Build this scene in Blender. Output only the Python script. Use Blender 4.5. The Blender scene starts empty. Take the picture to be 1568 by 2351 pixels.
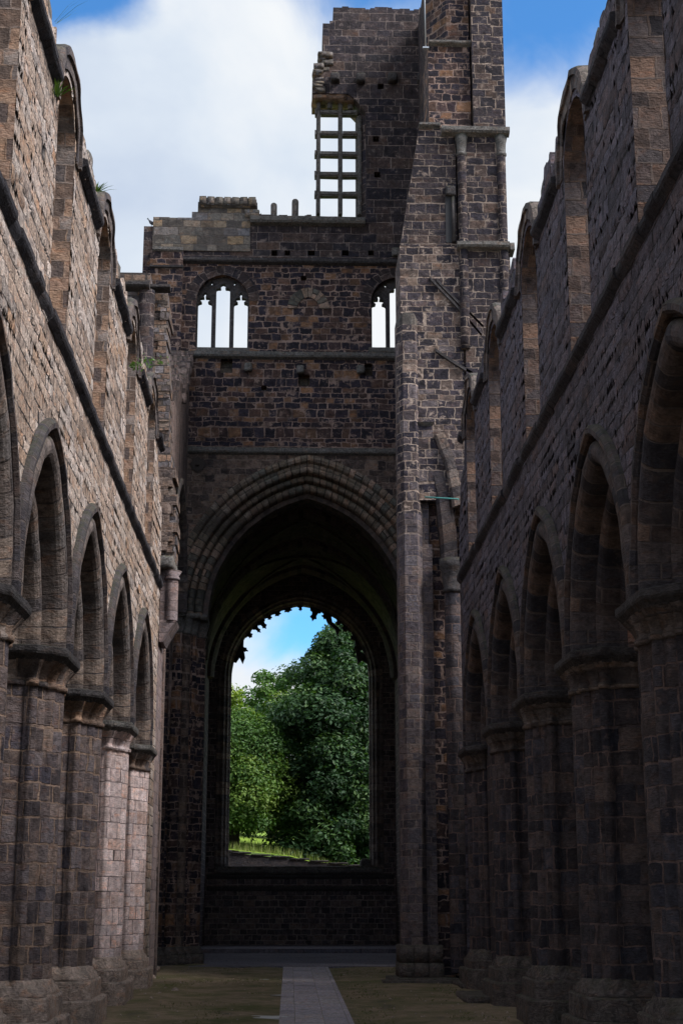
import bpy, bmesh, math, random
from mathutils import Vector, noise as mnoise, Matrix
random.seed(7)
SC = bpy.context.scene
COL = SC.collection
PI = math.pi

# ------------------------------------------------------------------ camera
F_PX, EYE = 3518.0, 2.4
PITCH = math.atan((2075 - 1175.5) / F_PX)
YAW = math.atan((784 - 665) * math.cos(PITCH) / F_PX)
cam_d = bpy.data.cameras.new('camera')
cam_d.sensor_fit = 'HORIZONTAL'
cam_d.sensor_width = 15.6
cam_d.lens = 15.6 * F_PX / 1568
cam_d.clip_start, cam_d.clip_end = 0.1, 3000
cam = bpy.data.objects.new('camera', cam_d)
COL.objects.link(cam)
cam.location = (0, 0, EYE)
cam.rotation_euler = (PI / 2 + PITCH, 0, -YAW)
SC.camera = cam
CF = Vector((math.sin(YAW) * math.cos(PITCH), math.cos(YAW) * math.cos(PITCH), math.sin(PITCH)))
CR = Vector((math.cos(YAW), -math.sin(YAW), 0))
CU = CR.cross(CF)


def ray(u, v):
    return CF + CR * ((u - 784) / F_PX) - CU * ((v - 1175.5) / F_PX)


def at(u, v, Y):
    """survey helper: a sighting (u, v) at the depth Y -> (x, z) in metres"""
    d = ray(u, v)
    t = Y / d.y
    return d.x * t, EYE + d.z * t


# ------------------------------------------------------------------ light
SUN_DIR = Vector((0.68, -0.30, 0.78)).normalized()      # towards the sun: south-west, fairly high
EXPOSURE = 0.4
SKY_STRENGTH = 0.10
SUN_STRENGTH = 4.6
SC.view_settings.view_transform = 'Standard'
SC.view_settings.look = 'None'
SC.view_settings.exposure = EXPOSURE
SC.view_settings.gamma = 1.0
sun_d = bpy.data.lights.new('sun', 'SUN')
sun_d.energy = SUN_STRENGTH
sun_d.angle = math.radians(26)
sun_d.color = (1.0, 0.965, 0.93)
sun = bpy.data.objects.new('sun', sun_d)
COL.objects.link(sun)
sun.rotation_euler = SUN_DIR.to_track_quat('Z', 'Y').to_euler()
sun.location = (20, 0, 60)


class NT:
    """small node-tree writer"""
    def __init__(s, tree):
        s.t = tree
        s.n = tree.nodes
        s.l = tree.links

    def new(s, kind, **kw):
        n = s.n.new(kind)
        for k, v in kw.items():
            setattr(n, k, v)
        return n

    def put(s, sock, v):
        if isinstance(v, bpy.types.NodeSocket):
            s.l.new(v, sock)
        elif v is not None:
            if sock.type == 'RGBA' and len(v) == 3:
                v = (*v, 1)
            sock.default_value = v

    def math(s, op, a, b=None, c=None, clamp=False):
        n = s.new('ShaderNodeMath', operation=op, use_clamp=clamp)
        s.put(n.inputs[0], a)
        if b is not None:
            s.put(n.inputs[1], b)
        if c is not None:
            s.put(n.inputs[2], c)
        return n.outputs[0]

    def vmath(s, op, a, b=None):
        n = s.new('ShaderNodeVectorMath', operation=op)
        s.put(n.inputs[0], a)
        if b is not None:
            s.put(n.inputs[1], b)
        return n.outputs['Value'] if op in ('DOT_PRODUCT', 'LENGTH') else n.outputs[0]

    def noise(s, vec, scale, detail=4, rough=0.55, dims='3D', dist=0.0):
        n = s.new('ShaderNodeTexNoise', noise_dimensions=dims)
        if dims == '1D':
            s.put(n.inputs['W'], vec)
        else:
            s.put(n.inputs['Vector'], vec)
        n.inputs['Scale'].default_value = scale
        n.inputs['Detail'].default_value = detail
        n.inputs['Roughness'].default_value = rough
        n.inputs['Distortion'].default_value = dist
        return n.outputs[0], n.outputs[1]

    def ramp(s, fac, stops, interp='LINEAR'):
        n = s.new('ShaderNodeValToRGB')
        r = n.color_ramp
        r.interpolation = interp
        while len(r.elements) < len(stops):
            r.elements.new(0.5)
        for e, (p, c) in zip(r.elements, stops):
            e.position = p
            e.color = (*c, 1) if len(c) == 3 else c
        s.put(n.inputs[0], fac)
        return n.outputs[0]

    def step(s, fac, lo, hi):
        n = s.new('ShaderNodeMapRange', interpolation_type='SMOOTHSTEP')
        s.put(n.inputs[0], fac)
        n.inputs[1].default_value = lo
        n.inputs[2].default_value = hi
        return n.outputs[0]

    def mix(s, fac, a, b, mode='MIX'):
        n = s.new('ShaderNodeMix', data_type='RGBA', blend_type=mode)
        s.put(n.inputs[0], fac)
        s.put(n.inputs[6], a)
        s.put(n.inputs[7], b)
        return n.outputs[2]

    def comb(s, x, y, z=0.0):
        n = s.new('ShaderNodeCombineXYZ')
        for i, q in enumerate((x, y, z)):
            s.put(n.inputs[i], q)
        return n.outputs[0]

    def sep(s, v):
        n = s.new('ShaderNodeSeparateXYZ')
        s.put(n.inputs[0], v)
        return n.outputs


# sky: Nishita with broken cloud (cloud cover depends on the direction in the world only)
world = bpy.data.worlds.new('World')
SC.world = world
world.use_nodes = True
w = NT(world.node_tree)
for n in list(w.n):
    w.n.remove(n)
w_out = w.new('ShaderNodeOutputWorld')
w_bg = w.new('ShaderNodeBackground')
w_bg.inputs[1].default_value = SKY_STRENGTH
sky = w.new('ShaderNodeTexSky', sky_type='NISHITA')
sky.sun_disc = False
sky.sun_elevation = math.asin(SUN_DIR.z)
sky.sun_rotation = math.atan2(SUN_DIR.x, SUN_DIR.y)
sky.air_density = 1.0
sky.dust_density = 0.3
sky.ozone_density = 2.0
wdir = w.new('ShaderNodeTexCoord').outputs['Generated']
warp = w.noise(wdir, 3.0, 3)[1]
wd2 = w.vmath('ADD', wdir, w.vmath('MULTIPLY', w.vmath('SUBTRACT', warp, (0.5, 0.5, 0.5)), (0.16, 0.16, 0.16)))
cl1 = w.noise(wd2, 3.2, 7, 0.58)[0]
cl2 = w.noise(wd2, 9.0, 6, 0.6)[0]
cover = w.math('ADD', w.math('MULTIPLY', cl1, 0.65), w.math('MULTIPLY', cl2, 0.35))
# openings in the cloud (weight, width) by direction
for (u, v, wt, wid) in ((860, -60, -0.42, 0.055), (1290, 40, -0.36, 0.045), (330, -70, -0.36, 0.055), (130, 10, -0.30, 0.035),
                        (650, 1400, -0.30, 0.028), (450, 330, 0.30, 0.12), (1250, 420, 0.28, 0.06), (560, 1560, 0.20, 0.04),
                        (760, 430, 0.2, 0.1)):
    dv = ray(u, v).normalized()
    dd = w.vmath('LENGTH', w.vmath('SUBTRACT', wd2, tuple(dv)))
    g = w.math('POWER', 2.718, w.math('MULTIPLY', w.math('MULTIPLY', dd, dd), -1.0 / (2 * wid * wid)))
    cover = w.math('ADD', cover, w.math('MULTIPLY', g, wt))
cmask = w.step(cover, 0.30, 0.56)
shade = w.noise(wd2, 4.5, 6, 0.5)[0]
ccol = w.ramp(shade, [(0.34, (4.3, 5.0, 6.2)), (0.45, (5.5, 6.1, 6.9)), (0.57, (7.0, 7.2, 7.4))])
blue = w.mix(1.0, sky.outputs[0], (0.66, 1.32, 1.80), 'MULTIPLY')
skycol = w.mix(cmask, blue, ccol)
w.l.new(skycol, w_bg.inputs[0])
w.l.new(w_bg.outputs[0], w_out.inputs[0])


# ------------------------------------------------------------------ materials
def principled(name):
    m = bpy.data.materials.new(name)
    m.use_nodes = True
    t = NT(m.node_tree)
    b = t.n['Principled BSDF']
    b.inputs['Roughness'].default_value = 0.9
    b.inputs['Specular IOR Level'].default_value = 0.25
    return m, t, b


def stone(name, pal, mortar, bw=0.6, bh=0.33, ms=0.018, soot=0.4, soot_col=(0.013, 0.0115, 0.016), warp=0.05,
          bump=0.6, moss=0.5, big=0.35, plain=False, streak=0.0, vary=0.5, mcover=0.0, gain=1.0, scale=0.74, mott=0.5, mcol=None, disp=0.0):
    if not plain:
        bw, bh, ms = (bw * scale if bw < 2 else bw), bh * scale, ms * 0.88
    pal = [tuple(min(0.8, q * gain * k_) for q, k_ in zip(c, (0.97, 0.96, 1.10))) for c in pal]
    mortar = tuple(q * k_ for q, k_ in zip(mortar, (0.97, 0.97, 1.12)))
    m, t, b = principled(name)
    tc = t.new('ShaderNodeTexCoord')
    uv = tc.outputs['UV']
    loc = t.sep(t.new('ShaderNodeObjectInfo').outputs['Location'])
    off = t.comb(t.math('ADD', t.math('MULTIPLY', loc[1], 0.773), t.math('MULTIPLY', loc[0], 1.31)), t.math('MULTIPLY', loc[1], 0.413))
    p = t.vmath('ADD', uv, off)
    wn = t.noise(p, 2.6, 3)[1]
    pw = t.vmath('ADD', p, t.vmath('MULTIPLY', t.vmath('SUBTRACT', wn, (0.5, 0.5, 0.5)), (warp * 2, warp * 2, 0)))
    wn2 = t.noise(p, 11, 2)[1]
    pw = t.vmath('ADD', pw, t.vmath('MULTIPLY', t.vmath('SUBTRACT', wn2, (0.5, 0.5, 0.5)), (warp * 0.7, warp * 0.7, 0)))
    s3 = t.sep(pw)
    rowv = t.math('ADD', s3[1], t.math('MULTIPLY', t.math('SUBTRACT', t.noise(s3[1], 0.9 / bh * 0.33, 1, dims='1D')[0], 0.5), vary * bh * 2.2))
    row = t.math('FLOOR', t.math('DIVIDE', rowv, bh))
    un = t.noise(t.comb(t.math('MULTIPLY', s3[0], 0.55 / bw), t.math('MULTIPLY', row, 7.31)), 1.0, 1)[0]
    uu = t.math('ADD', s3[0], t.math('MULTIPLY', t.math('SUBTRACT', un, 0.5), bw * 1.7))
    bk = t.new('ShaderNodeTexBrick', offset=0.5, offset_frequency=2, squash=1.0)
    t.put(bk.inputs['Vector'], t.comb(uu, rowv))
    bk.inputs['Color1'].default_value = (0, 0, 0, 1)
    bk.inputs['Color2'].default_value = (1, 1, 1, 1)
    bk.inputs['Mortar'].default_value = (0.5, 0.5, 0.5, 1)
    bk.inputs['Scale'].default_value = 1
    bk.inputs['Mortar Size'].default_value = ms
    bk.inputs['Mortar Smooth'].default_value = 0.35
    bk.inputs['Bias'].default_value = 0
    bk.inputs['Brick Width'].default_value = bw
    bk.inputs['Row Height'].default_value = bh
    tint = t.sep(bk.outputs['Color'])[0]
    mort = bk.outputs['Fac']
    k = len(pal)
    if plain:
        tint = t.noise(p, 1.3, 3)[0]
    base = t.ramp(tint, [((i + 0.5) / k if not plain else 0.25 + 0.5 * i / max(1, k - 1), c) for i, c in enumerate(pal)])
    g1, g1c = t.noise(p, 9, 7, 0.62)
    g2 = t.noise(t.vmath('MULTIPLY', p, (1, 3.2, 1)), 14, 5, 0.65)[0]
    lg = t.noise(p, 0.33, 4, 0.6)[0]
    grain = t.math('MAXIMUM', 0.25, t.math('ADD', 1.0, t.math('MULTIPLY', t.math('SUBTRACT', t.math('ADD', g1, g2), 1.0), 1.9)))
    col = t.mix(1.0, base, t.comb(grain, grain, grain), 'MULTIPLY')
    # hue drift inside a block: rusty iron bands
    rust = t.step(t.noise(t.vmath('MULTIPLY', p, (1, 2.2, 1)), 3.1, 5, 0.6, dist=0.8)[0], 0.5, 0.74)
    col = t.mix(t.math('MULTIPLY', rust, 0.42), col, t.mix(1.0, col, (1.55, 0.9, 0.5), 'MULTIPLY'))
    # soot / weathering crust, partly block by block, partly in patches
    t2 = t.math('FRACT', t.math('MULTIPLY', tint, 17.13))
    sn = t.noise(p, 4.5, 6, 0.62)[0]
    sfield = t.math('ADD', t.math('ADD', sn, t.math('MULTIPLY', t.math('SUBTRACT', t2, 0.5), 0.40)),
                    t.math('MULTIPLY', t.math('SUBTRACT', lg, 0.5), 0.7))
    smask = t.math('MULTIPLY', t.step(sfield, 0.66 - 0.42 * soot, 0.86 - 0.42 * soot), min(1.0, 0.55 + 0.4 * soot))
    col = t.mix(smask, col, t.mix(0.22, soot_col, base))
    if streak > 0:
        st = t.noise(t.vmath('MULTIPLY', p, (3.2, 0.22, 1)), 2.2, 5, 0.6)[0]
        col = t.mix(t.math('MULTIPLY', t.step(st, 0.5, 0.75), streak), col, t.mix(1.0, col, (0.28, 0.28, 0.30), 'MULTIPLY'))
        col = t.mix(t.math('MULTIPLY', t.step(st, 0.47, 0.30), streak * 0.7), col, t.mix(1.0, col, (1.5, 1.5, 1.55), 'MULTIPLY'))
    if not plain:
        mn = t.math('ADD', 0.4, t.math('MULTIPLY', t.noise(p, 3, 4)[0], 1.2))
        mcol = t.mix(1.0, mortar, t.comb(mn, mn, mn), 'MULTIPLY')
        mfac = mort
        if mcover > 0:      # mortar smeared over the block faces
            mfac = t.math('MAXIMUM', mort, t.math('MULTIPLY', t.step(t.math('ADD', t.noise(p, 2.4, 6, 0.65)[0], t.math('MULTIPLY', mort, .1)), 0.66 - mcover * .2, 0.70 - mcover * .2), .85))
        fade = t.math('ADD', 0.25, t.math('MULTIPLY', t.step(t.noise(p, 1.7, 4, .6)[0], 0.36, 0.56), 0.75))
        col = t.mix(t.math('MULTIPLY', mfac, fade), col, mcol)
    if mott > 0:
        m1 = t.noise(p, 3.6, 9, 0.72, dist=0.3)[0]
        dk = t.math('MULTIPLY', t.step(m1, 0.50, 0.36), mott)
        lt = t.math('MULTIPLY', t.step(m1, 0.54, 0.66), mott)
        col = t.mix(dk, col, t.mix(1.0, col, (0.34, 0.33, 0.35), 'MULTIPLY'))
        col = t.mix(lt, col, mcol or t.mix(1.0, col, (1.75, 1.72, 1.75), 'MULTIPLY'))
    bigm = t.math('ADD', 1.0 - big, t.math('MULTIPLY', lg, 2 * big))
    col = t.mix(1.0, col, t.comb(bigm, bigm, bigm), 'MULTIPLY')
    if moss > 0:
        nz = t.sep(t.new('ShaderNodeNewGeometry').outputs['Normal'])[2]
        mm = t.math('MULTIPLY', t.math('MULTIPLY', t.step(nz, 0.25, 0.8), t.step(t.noise(p, 5, 5)[0], 0.35, 0.6)), moss)
        col = t.mix(mm, col, (0.055, 0.06, 0.03))
    t.put(b.inputs['Base Color'], col)
    h = t.math('ADD', t.math('MULTIPLY', g1, 0.55), t.math('MULTIPLY', g2, 0.3))
    if not plain:
        h = t.math('ADD', h, t.math('ADD', t.math('MULTIPLY', t.math('SUBTRACT', 1.0, mort), 0.75), t.math('MULTIPLY', tint, 0.35)))
    bp = t.new('ShaderNodeBump')
    bp.inputs['Strength'].default_value = bump
    bp.inputs['Distance'].default_value = 0.11
    t.put(bp.inputs['Height'], h)
    t.put(b.inputs['Normal'], bp.outputs[0])
    if disp > 0:        # real relief: blocks stand proud or are worn back
        dn = t.new('ShaderNodeDisplacement')
        dn.inputs['Midlevel'].default_value = 0.5
        dn.inputs['Scale'].default_value = disp
        t.put(dn.inputs['Height'], t.math('ADD', t.math('MULTIPLY', tint, 0.6), t.math('ADD', t.math('MULTIPLY', sn, 0.2), t.math('MULTIPLY', mort, -0.5))))
        t.l.new(dn.outputs[0], t.n['Material Output'].inputs['Displacement'])
        m.displacement_method = 'DISPLACEMENT'
    return m


def flat(name, c, rough=0.8, var=0.3, scale=6, metal=0.0, bump=0.2, spec=0.3):
    m, t, b = principled(name)
    p = t.new('ShaderNodeTexCoord').outputs['Object']
    n = t.noise(p, scale, 6, 0.6)[0]
    k = t.math('ADD', 1 - var, t.math('MULTIPLY', n, 2 * var))
    t.put(b.inputs['Base Color'], t.mix(1.0, c, t.comb(k, k, k), 'MULTIPLY'))
    b.inputs['Roughness'].default_value = rough
    b.inputs['Metallic'].default_value = metal
    b.inputs['Specular IOR Level'].default_value = spec
    bp = t.new('ShaderNodeBump')
    bp.inputs['Strength'].default_value = bump
    bp.inputs['Distance'].default_value = 0.02
    t.put(bp.inputs['Height'], n)
    t.put(b.inputs['Normal'], bp.outputs[0])
    return m


JOINT = (0.03, 0.026, 0.024)
M = {}
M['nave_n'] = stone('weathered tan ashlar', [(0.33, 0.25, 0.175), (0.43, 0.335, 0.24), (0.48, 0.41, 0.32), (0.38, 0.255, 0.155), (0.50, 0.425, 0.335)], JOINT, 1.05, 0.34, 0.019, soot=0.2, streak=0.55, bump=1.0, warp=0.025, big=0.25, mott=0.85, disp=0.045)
M['nave_s'] = stone('shaded weathered ashlar', [(0.125, 0.112, 0.122), (0.155, 0.135, 0.14), (0.185, 0.165, 0.175), (0.15, 0.11, 0.098), (0.165, 0.15, 0.165)], JOINT, 1.05, 0.34, 0.019, soot=0.34, soot_col=(0.02, 0.019, 0.026), streak=0.65, bump=1.0, warp=0.025, mott=0.75, disp=0.045, gain=0.82)  # copy of the nave ashlar, darker and bluer to carry the shade
M['tower'] = stone('soot black coursed rubble', [(0.032, 0.027, 0.034), (0.044, 0.037, 0.045), (0.024, 0.021, 0.030), (0.11, 0.066, 0.047), (0.034, 0.028, 0.038), (0.27, 0.15, 0.078)], (0.34, 0.235, 0.17), 0.54, 0.34, 0.028, soot=0.52, bump=1.0, warp=0.085, vary=0.95, mcover=0.42, mott=0.6, big=0.5)
M['tower_top'] = stone('dark ashlar with fine joints', [(0.044, 0.037, 0.040), (0.070, 0.054, 0.049), (0.034, 0.032, 0.035), (0.10, 0.068, 0.050), (0.030, 0.027, 0.034)], (0.27, 0.21, 0.165), 0.95, 0.50, 0.015, soot=0.45, bump=0.9, warp=0.04, vary=0.8, streak=0.5, mott=0.65, big=0.5)
M['tower_low'] = stone('patchy brown rubble', [(0.16, 0.112, 0.078), (0.22, 0.155, 0.105), (0.045, 0.038, 0.036), (0.26, 0.185, 0.13), (0.12, 0.088, 0.068)], (0.25, 0.185, 0.135),
                       0.58, 0.34, 0.022, soot=0.5, bump=1.0, warp=0.08, vary=0.9, mcover=0.4, mott=0.7)
M['tower_gray'] = stone('mossy grey parapet ashlar', [(0.13, 0.115, 0.09), (0.17, 0.15, 0.115), (0.105, 0.102, 0.088), (0.26, 0.19, 0.105), (0.185, 0.18, 0.17)], (0.10, 0.085, 0.07),
                        0.80, 0.46, 0.017, soot=0.4, bump=0.8, warp=0.05)
M['sw'] = stone('pale and black mottled ashlar', [(0.030, 0.026, 0.034), (0.10, 0.078, 0.072), (0.042, 0.037, 0.047), (0.23, 0.165, 0.115), (0.055, 0.046, 0.050), (0.032, 0.028, 0.036), (0.15, 0.125, 0.115)], (0.40, 0.31, 0.225), 0.58, 0.35, 0.022, soot=0.45, bump=1.0, warp=0.06, vary=0.9, big=0.65, mcover=0.3, mott=0.9)
M['sw_dark'] = stone('dark ashlar with pale joints', [(0.036, 0.031, 0.037), (0.060, 0.048, 0.048), (0.028, 0.025, 0.032), (0.12, 0.082, 0.058), (0.044, 0.037, 0.042)], (0.33, 0.255, 0.185), 0.62, 0.36, 0.020, soot=0.45, bump=1.0, warp=0.055, vary=0.85, big=0.55, mott=0.75)
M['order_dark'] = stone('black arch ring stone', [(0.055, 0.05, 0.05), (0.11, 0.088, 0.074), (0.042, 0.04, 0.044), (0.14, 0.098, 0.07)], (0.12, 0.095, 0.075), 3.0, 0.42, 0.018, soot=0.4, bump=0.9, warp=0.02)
M['sw_low'] = stone('grey octagonal ashlar', [(0.085, 0.073, 0.074), (0.125, 0.102, 0.092), (0.06, 0.053, 0.058), (0.155, 0.118, 0.092), (0.10, 0.09, 0.09)], (0.25, 0.195, 0.15), 0.50, 0.34, 0.017, soot=0.3, bump=0.9, warp=0.04, vary=0.8, mott=0.6, gain=1.3)
M['respond'] = stone('pinkish respond stone', [(0.22, 0.17, 0.145), (0.27, 0.205, 0.17), (0.19, 0.155, 0.14)], (0.09, 0.07, 0.06), 0.66, 0.42, 0.013, soot=0.25, bump=0.7, warp=0.02, mott=0.5)
M['reveal_s'] = stone('shaded brown jamb stone', [(0.10, 0.075, 0.062), (0.16, 0.105, 0.072), (0.21, 0.13, 0.082), (0.04, 0.034, 0.036), (0.13, 0.105, 0.092)], (0.12, 0.09, 0.07), 0.56, 0.40, 0.018, soot=0.42, bump=1.0, warp=0.05, mott=0.8)  # window jamb stone with the south side's shade put into its colour
M['soffit_s'] = stone('shaded red brown arch stone', [(0.15, 0.092, 0.066), (0.20, 0.125, 0.085), (0.10, 0.072, 0.058), (0.17, 0.11, 0.082)], (0.07, 0.052, 0.042), 0.62, 0.44, 0.02, soot=0.3, bump=1.0, warp=0.06, mott=0.8, gain=1.7)  # south arch soffits, colour lowered to imitate their shade
M['mould_j'] = stone('jointed black moulding', [(0.04, 0.037, 0.037), (0.065, 0.058, 0.056), (0.032, 0.030, 0.033)], (0.02, 0.018, 0.018), 1.0, 0.9, 0.02, soot=0.35, bump=1.0, warp=0.03, mott=0.6)
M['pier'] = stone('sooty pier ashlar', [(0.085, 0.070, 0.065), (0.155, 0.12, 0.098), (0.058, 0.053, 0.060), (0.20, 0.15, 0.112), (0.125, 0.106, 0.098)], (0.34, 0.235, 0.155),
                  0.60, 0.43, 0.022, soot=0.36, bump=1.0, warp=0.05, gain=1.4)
M['pier_s'] = stone('shaded pier ashlar', [(0.065, 0.059, 0.060), (0.115, 0.094, 0.083), (0.052, 0.052, 0.062), (0.145, 0.11, 0.088), (0.09, 0.084, 0.088)], (0.19, 0.13, 0.10),
                    0.66, 0.43, 0.020, soot=0.45, bump=1.0, warp=0.055, gain=0.9, mott=0.6)  # pier stone darkened in colour for the shaded south side
M['pier_new'] = stone('renewed pinkish ashlar', [(0.37, 0.295, 0.25), (0.44, 0.35, 0.29), (0.34, 0.285, 0.25), (0.42, 0.305, 0.235), (0.50, 0.41, 0.35)], (0.12, 0.095, 0.08),
                      0.66, 0.42, 0.013, soot=0.16, soot_col=(0.06, 0.045, 0.04), bump=0.6, warp=0.02, big=0.4, mott=0.3, gain=1.65)
M['ochre'] = stone('worn ochre sandstone', [(0.40, 0.23, 0.115), (0.50, 0.31, 0.165), (0.28, 0.185, 0.12), (0.52, 0.35, 0.21), (0.46, 0.24, 0.11)], (0.16, 0.115, 0.08),
                   0.62, 0.44, 0.018, soot=0.24, bump=1.0, warp=0.06, big=0.45)
M['reveal'] = stone('brown window jamb stone', [(0.21, 0.15, 0.105), (0.32, 0.21, 0.135), (0.40, 0.26, 0.155), (0.08, 0.067, 0.062), (0.34, 0.28, 0.22)], (0.26, 0.20, 0.15),
                    0.56, 0.40, 0.018, soot=0.34, bump=1.0, warp=0.05)
M['order'] = stone('arch ring stone', [(0.13, 0.108, 0.09), (0.21, 0.168, 0.128), (0.075, 0.067, 0.065), (0.27, 0.205, 0.145), (0.155, 0.136, 0.115)], (0.12, 0.095, 0.075),
                   3.0, 0.42, 0.020, soot=0.38, bump=1.0, warp=0.03, vary=0.4, mott=0.7)
M['order_tower'] = stone('brown and green arch ring stone', [(0.13, 0.108, 0.074), (0.22, 0.16, 0.105), (0.07, 0.07, 0.054), (0.31, 0.215, 0.145), (0.10, 0.096, 0.074)], (0.05, 0.04, 0.032),
                         3.0, 0.36, 0.022, soot=0.34, bump=1.0, warp=0.02, vary=0.3, gain=1.4, mott=0.6)
M['mould'] = stone('black moulded stone', [(0.045, 0.042, 0.039), (0.085, 0.078, 0.07)], JOINT, 3.0, 0.9, 0.008, soot=0.3, bump=0.9, warp=0.02, plain=True, moss=0.6)
M['mould_gray'] = stone('grey moulded stone', [(0.11, 0.107, 0.088), (0.19, 0.178, 0.15)], JOINT, 1.0, 0.9, 0.008, soot=0.3, bump=0.9, warp=0.02, plain=True, moss=0.8)
M['plinth'] = stone('mossy plinth stone', [(0.22, 0.175, 0.13), (0.32, 0.25, 0.185), (0.15, 0.125, 0.10)], (0.04, 0.034, 0.028),
                    1.3, 0.9, 0.014, soot=0.2, bump=0.8, warp=0.05, moss=0.3, plain=True, gain=1.3, mott=0.4)
M['plinth_dark'] = stone('dark mossy plinth stone', [(0.09, 0.08, 0.066), (0.15, 0.125, 0.10), (0.075, 0.072, 0.056)], (0.025, 0.023, 0.02),
                         0.75, 0.36, 0.014, soot=0.3, bump=1.1, warp=0.04, moss=0.5, plain=True)
M['vault'] = stone('dark vault stone', [(0.10, 0.080, 0.066), (0.14, 0.108, 0.085), (0.08, 0.068, 0.06)], (0.10, 0.08, 0.065), 0.5, 0.3, 0.012, soot=0.4, moss=0)
M['chancel'] = stone('black chancel rubble', [(0.085, 0.072, 0.066), (0.14, 0.11, 0.095), (0.07, 0.063, 0.064), (0.18, 0.14, 0.11)], (0.30, 0.24, 0.19), 0.55, 0.33, 0.022, soot=0.42, moss=0.2)
M['eroded'] = stone('eroded streaked rubble', [(0.27, 0.20, 0.155), (0.36, 0.27, 0.21), (0.16, 0.125, 0.105)], (0.10, 0.08, 0.065), 0.25, 2.2, 0.03, soot=0.35, bump=1.2, streak=0.8)
M['rubble'] = stone('mixed broken stone', [(0.20, 0.16, 0.12), (0.30, 0.19, 0.115), (0.08, 0.072, 0.068), (0.25, 0.225, 0.205), (0.14, 0.11, 0.09)], (0.10, 0.08, 0.06), 0.5, 0.30, 0.02, soot=0.35, bump=1.1, warp=0.06)
M['wall_dark'] = stone('black boundary wall stone', [(0.030, 0.026, 0.026), (0.045, 0.037, 0.034), (0.024, 0.022, 0.024)], (0.04, 0.034, 0.03), 0.5, 0.25, 0.016, soot=0.4, moss=0.4)
M['iron'] = flat('rusty iron', (0.035, 0.025, 0.022), 0.7, 0.4, 20)
M['teal'] = flat('teal painted tube', (0.10, 0.36, 0.33), 0.5, 0.2, 8)
M['steel'] = flat('grey galvanised rod', (0.45, 0.48, 0.52), 0.4, 0.1, 8, 0.6)
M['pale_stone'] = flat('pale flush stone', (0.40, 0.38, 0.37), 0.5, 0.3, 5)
M['water'] = flat('puddle water', (0.02, 0.022, 0.025), 0.06, 0.1, 2, 0.0, 0.0, 0.6)
M['bark'] = flat('tree bark', (0.05, 0.04, 0.03), 0.95, 0.4, 9, bump=0.8)
M['pigeon'] = flat('grey pigeon plumage', (0.06, 0.065, 0.085), 0.7, 0.25, 30)
M['slate'] = flat('dark sheet cover', (0.03, 0.03, 0.034), 0.7, 0.3, 6)


def ground_mat():
    m, t, b = principled('mossy earth and grit')
    p = t.new('ShaderNodeTexCoord').outputs['Object']
    a = t.noise(p, 0.55, 6, 0.62)[0]
    c = t.noise(p, 5.5, 6, 0.65)[0]
    d = t.noise(p, 60, 3, 0.6)[0]
    col = t.ramp(a, [(0.33, (0.11, 0.105, 0.040)), (0.47, (0.19, 0.15, 0.085)), (0.56, (0.26, 0.19, 0.125)), (0.70, (0.14, 0.125, 0.055))])
    k = t.math('ADD', 0.05, t.math('MULTIPLY', t.math('ADD', c, d), 0.95))
    col = t.mix(1.0, col, t.comb(k, k, k), 'MULTIPLY')
    px_ = t.sep(p)[0]
    near = t.math('SUBTRACT', 1.0, t.math('MULTIPLY', t.math('ABSOLUTE', t.math('SUBTRACT', px_, 0.55)), 0.42), clamp=True)
    mo = t.step(t.math('ADD', t.noise(p, 1.6, 7, 0.65)[0], t.math('MULTIPLY', near, 0.12)), 0.52, 0.62)
    col = t.mix(t.math('MULTIPLY', mo, 0.45), col, t.mix(1.0, t.comb(k, k, k), (0.075, 0.082, 0.03), 'MULTIPLY'))
    grit = t.step(t.noise(p, 34, 2, 0.5)[0], 0.71, 0.76)
    col = t.mix(grit, col, (0.26, 0.235, 0.2))
    mud = t.step(t.noise(t.vmath('MULTIPLY', p, (1.4, 0.5, 1)), 0.8, 5, 0.6)[0], 0.6, 0.7)
    col = t.mix(t.math('MULTIPLY', mud, 0.5), col, (0.085, 0.070, 0.062))
    t.put(b.inputs['Base Color'], col)
    bp = t.new('ShaderNodeBump')
    bp.inputs['Strength'].default_value = 0.8
    bp.inputs['Distance'].default_value = 0.05
    t.put(bp.inputs['Height'], t.math('ADD', c, t.math('MULTIPLY', d, 0.5)))
    t.put(b.inputs['Normal'], bp.outputs[0])
    return m


def slab_mat(name, pal, bw, bh, ms=0.014):
    return stone(name, pal, (0.035, 0.033, 0.035), bw, bh, ms, soot=0.12, soot_col=(0.05, 0.047, 0.05), warp=0.004, bump=0.25, moss=0, vary=0.0, big=0.3, mott=0.2, gain=1.45, scale=1.0)


M['ground'] = ground_mat()
M['flag'] = slab_mat('grey flagstones', [(0.235, 0.215, 0.205), (0.265, 0.24, 0.22), (0.22, 0.205, 0.195), (0.26, 0.235, 0.205)], 0.9, 0.55)
M['pave'] = slab_mat('grey paving', [(0.10, 0.095, 0.10), (0.115, 0.105, 0.105), (0.12, 0.11, 0.11)], 0.9, 0.6)


def grass_mat(name, a, bcol):
    m, t, b = principled(name)
    p = t.new('ShaderNodeTexCoord').outputs['Object']
    n = t.noise(p, 0.35, 5, 0.6)[0]
    n2 = t.noise(p, 9, 5, 0.6)[0]
    k = t.math('ADD', 0.6, t.math('MULTIPLY', n2, 0.8))
    t.put(b.inputs['Base Color'], t.mix(1.0, t.mix(t.step(n, 0.35, 0.65), a, bcol), t.comb(k, k, k), 'MULTIPLY'))
    return m


M['grass'] = grass_mat('meadow grass', (0.13, 0.22, 0.02), (0.19, 0.27, 0.035))


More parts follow.
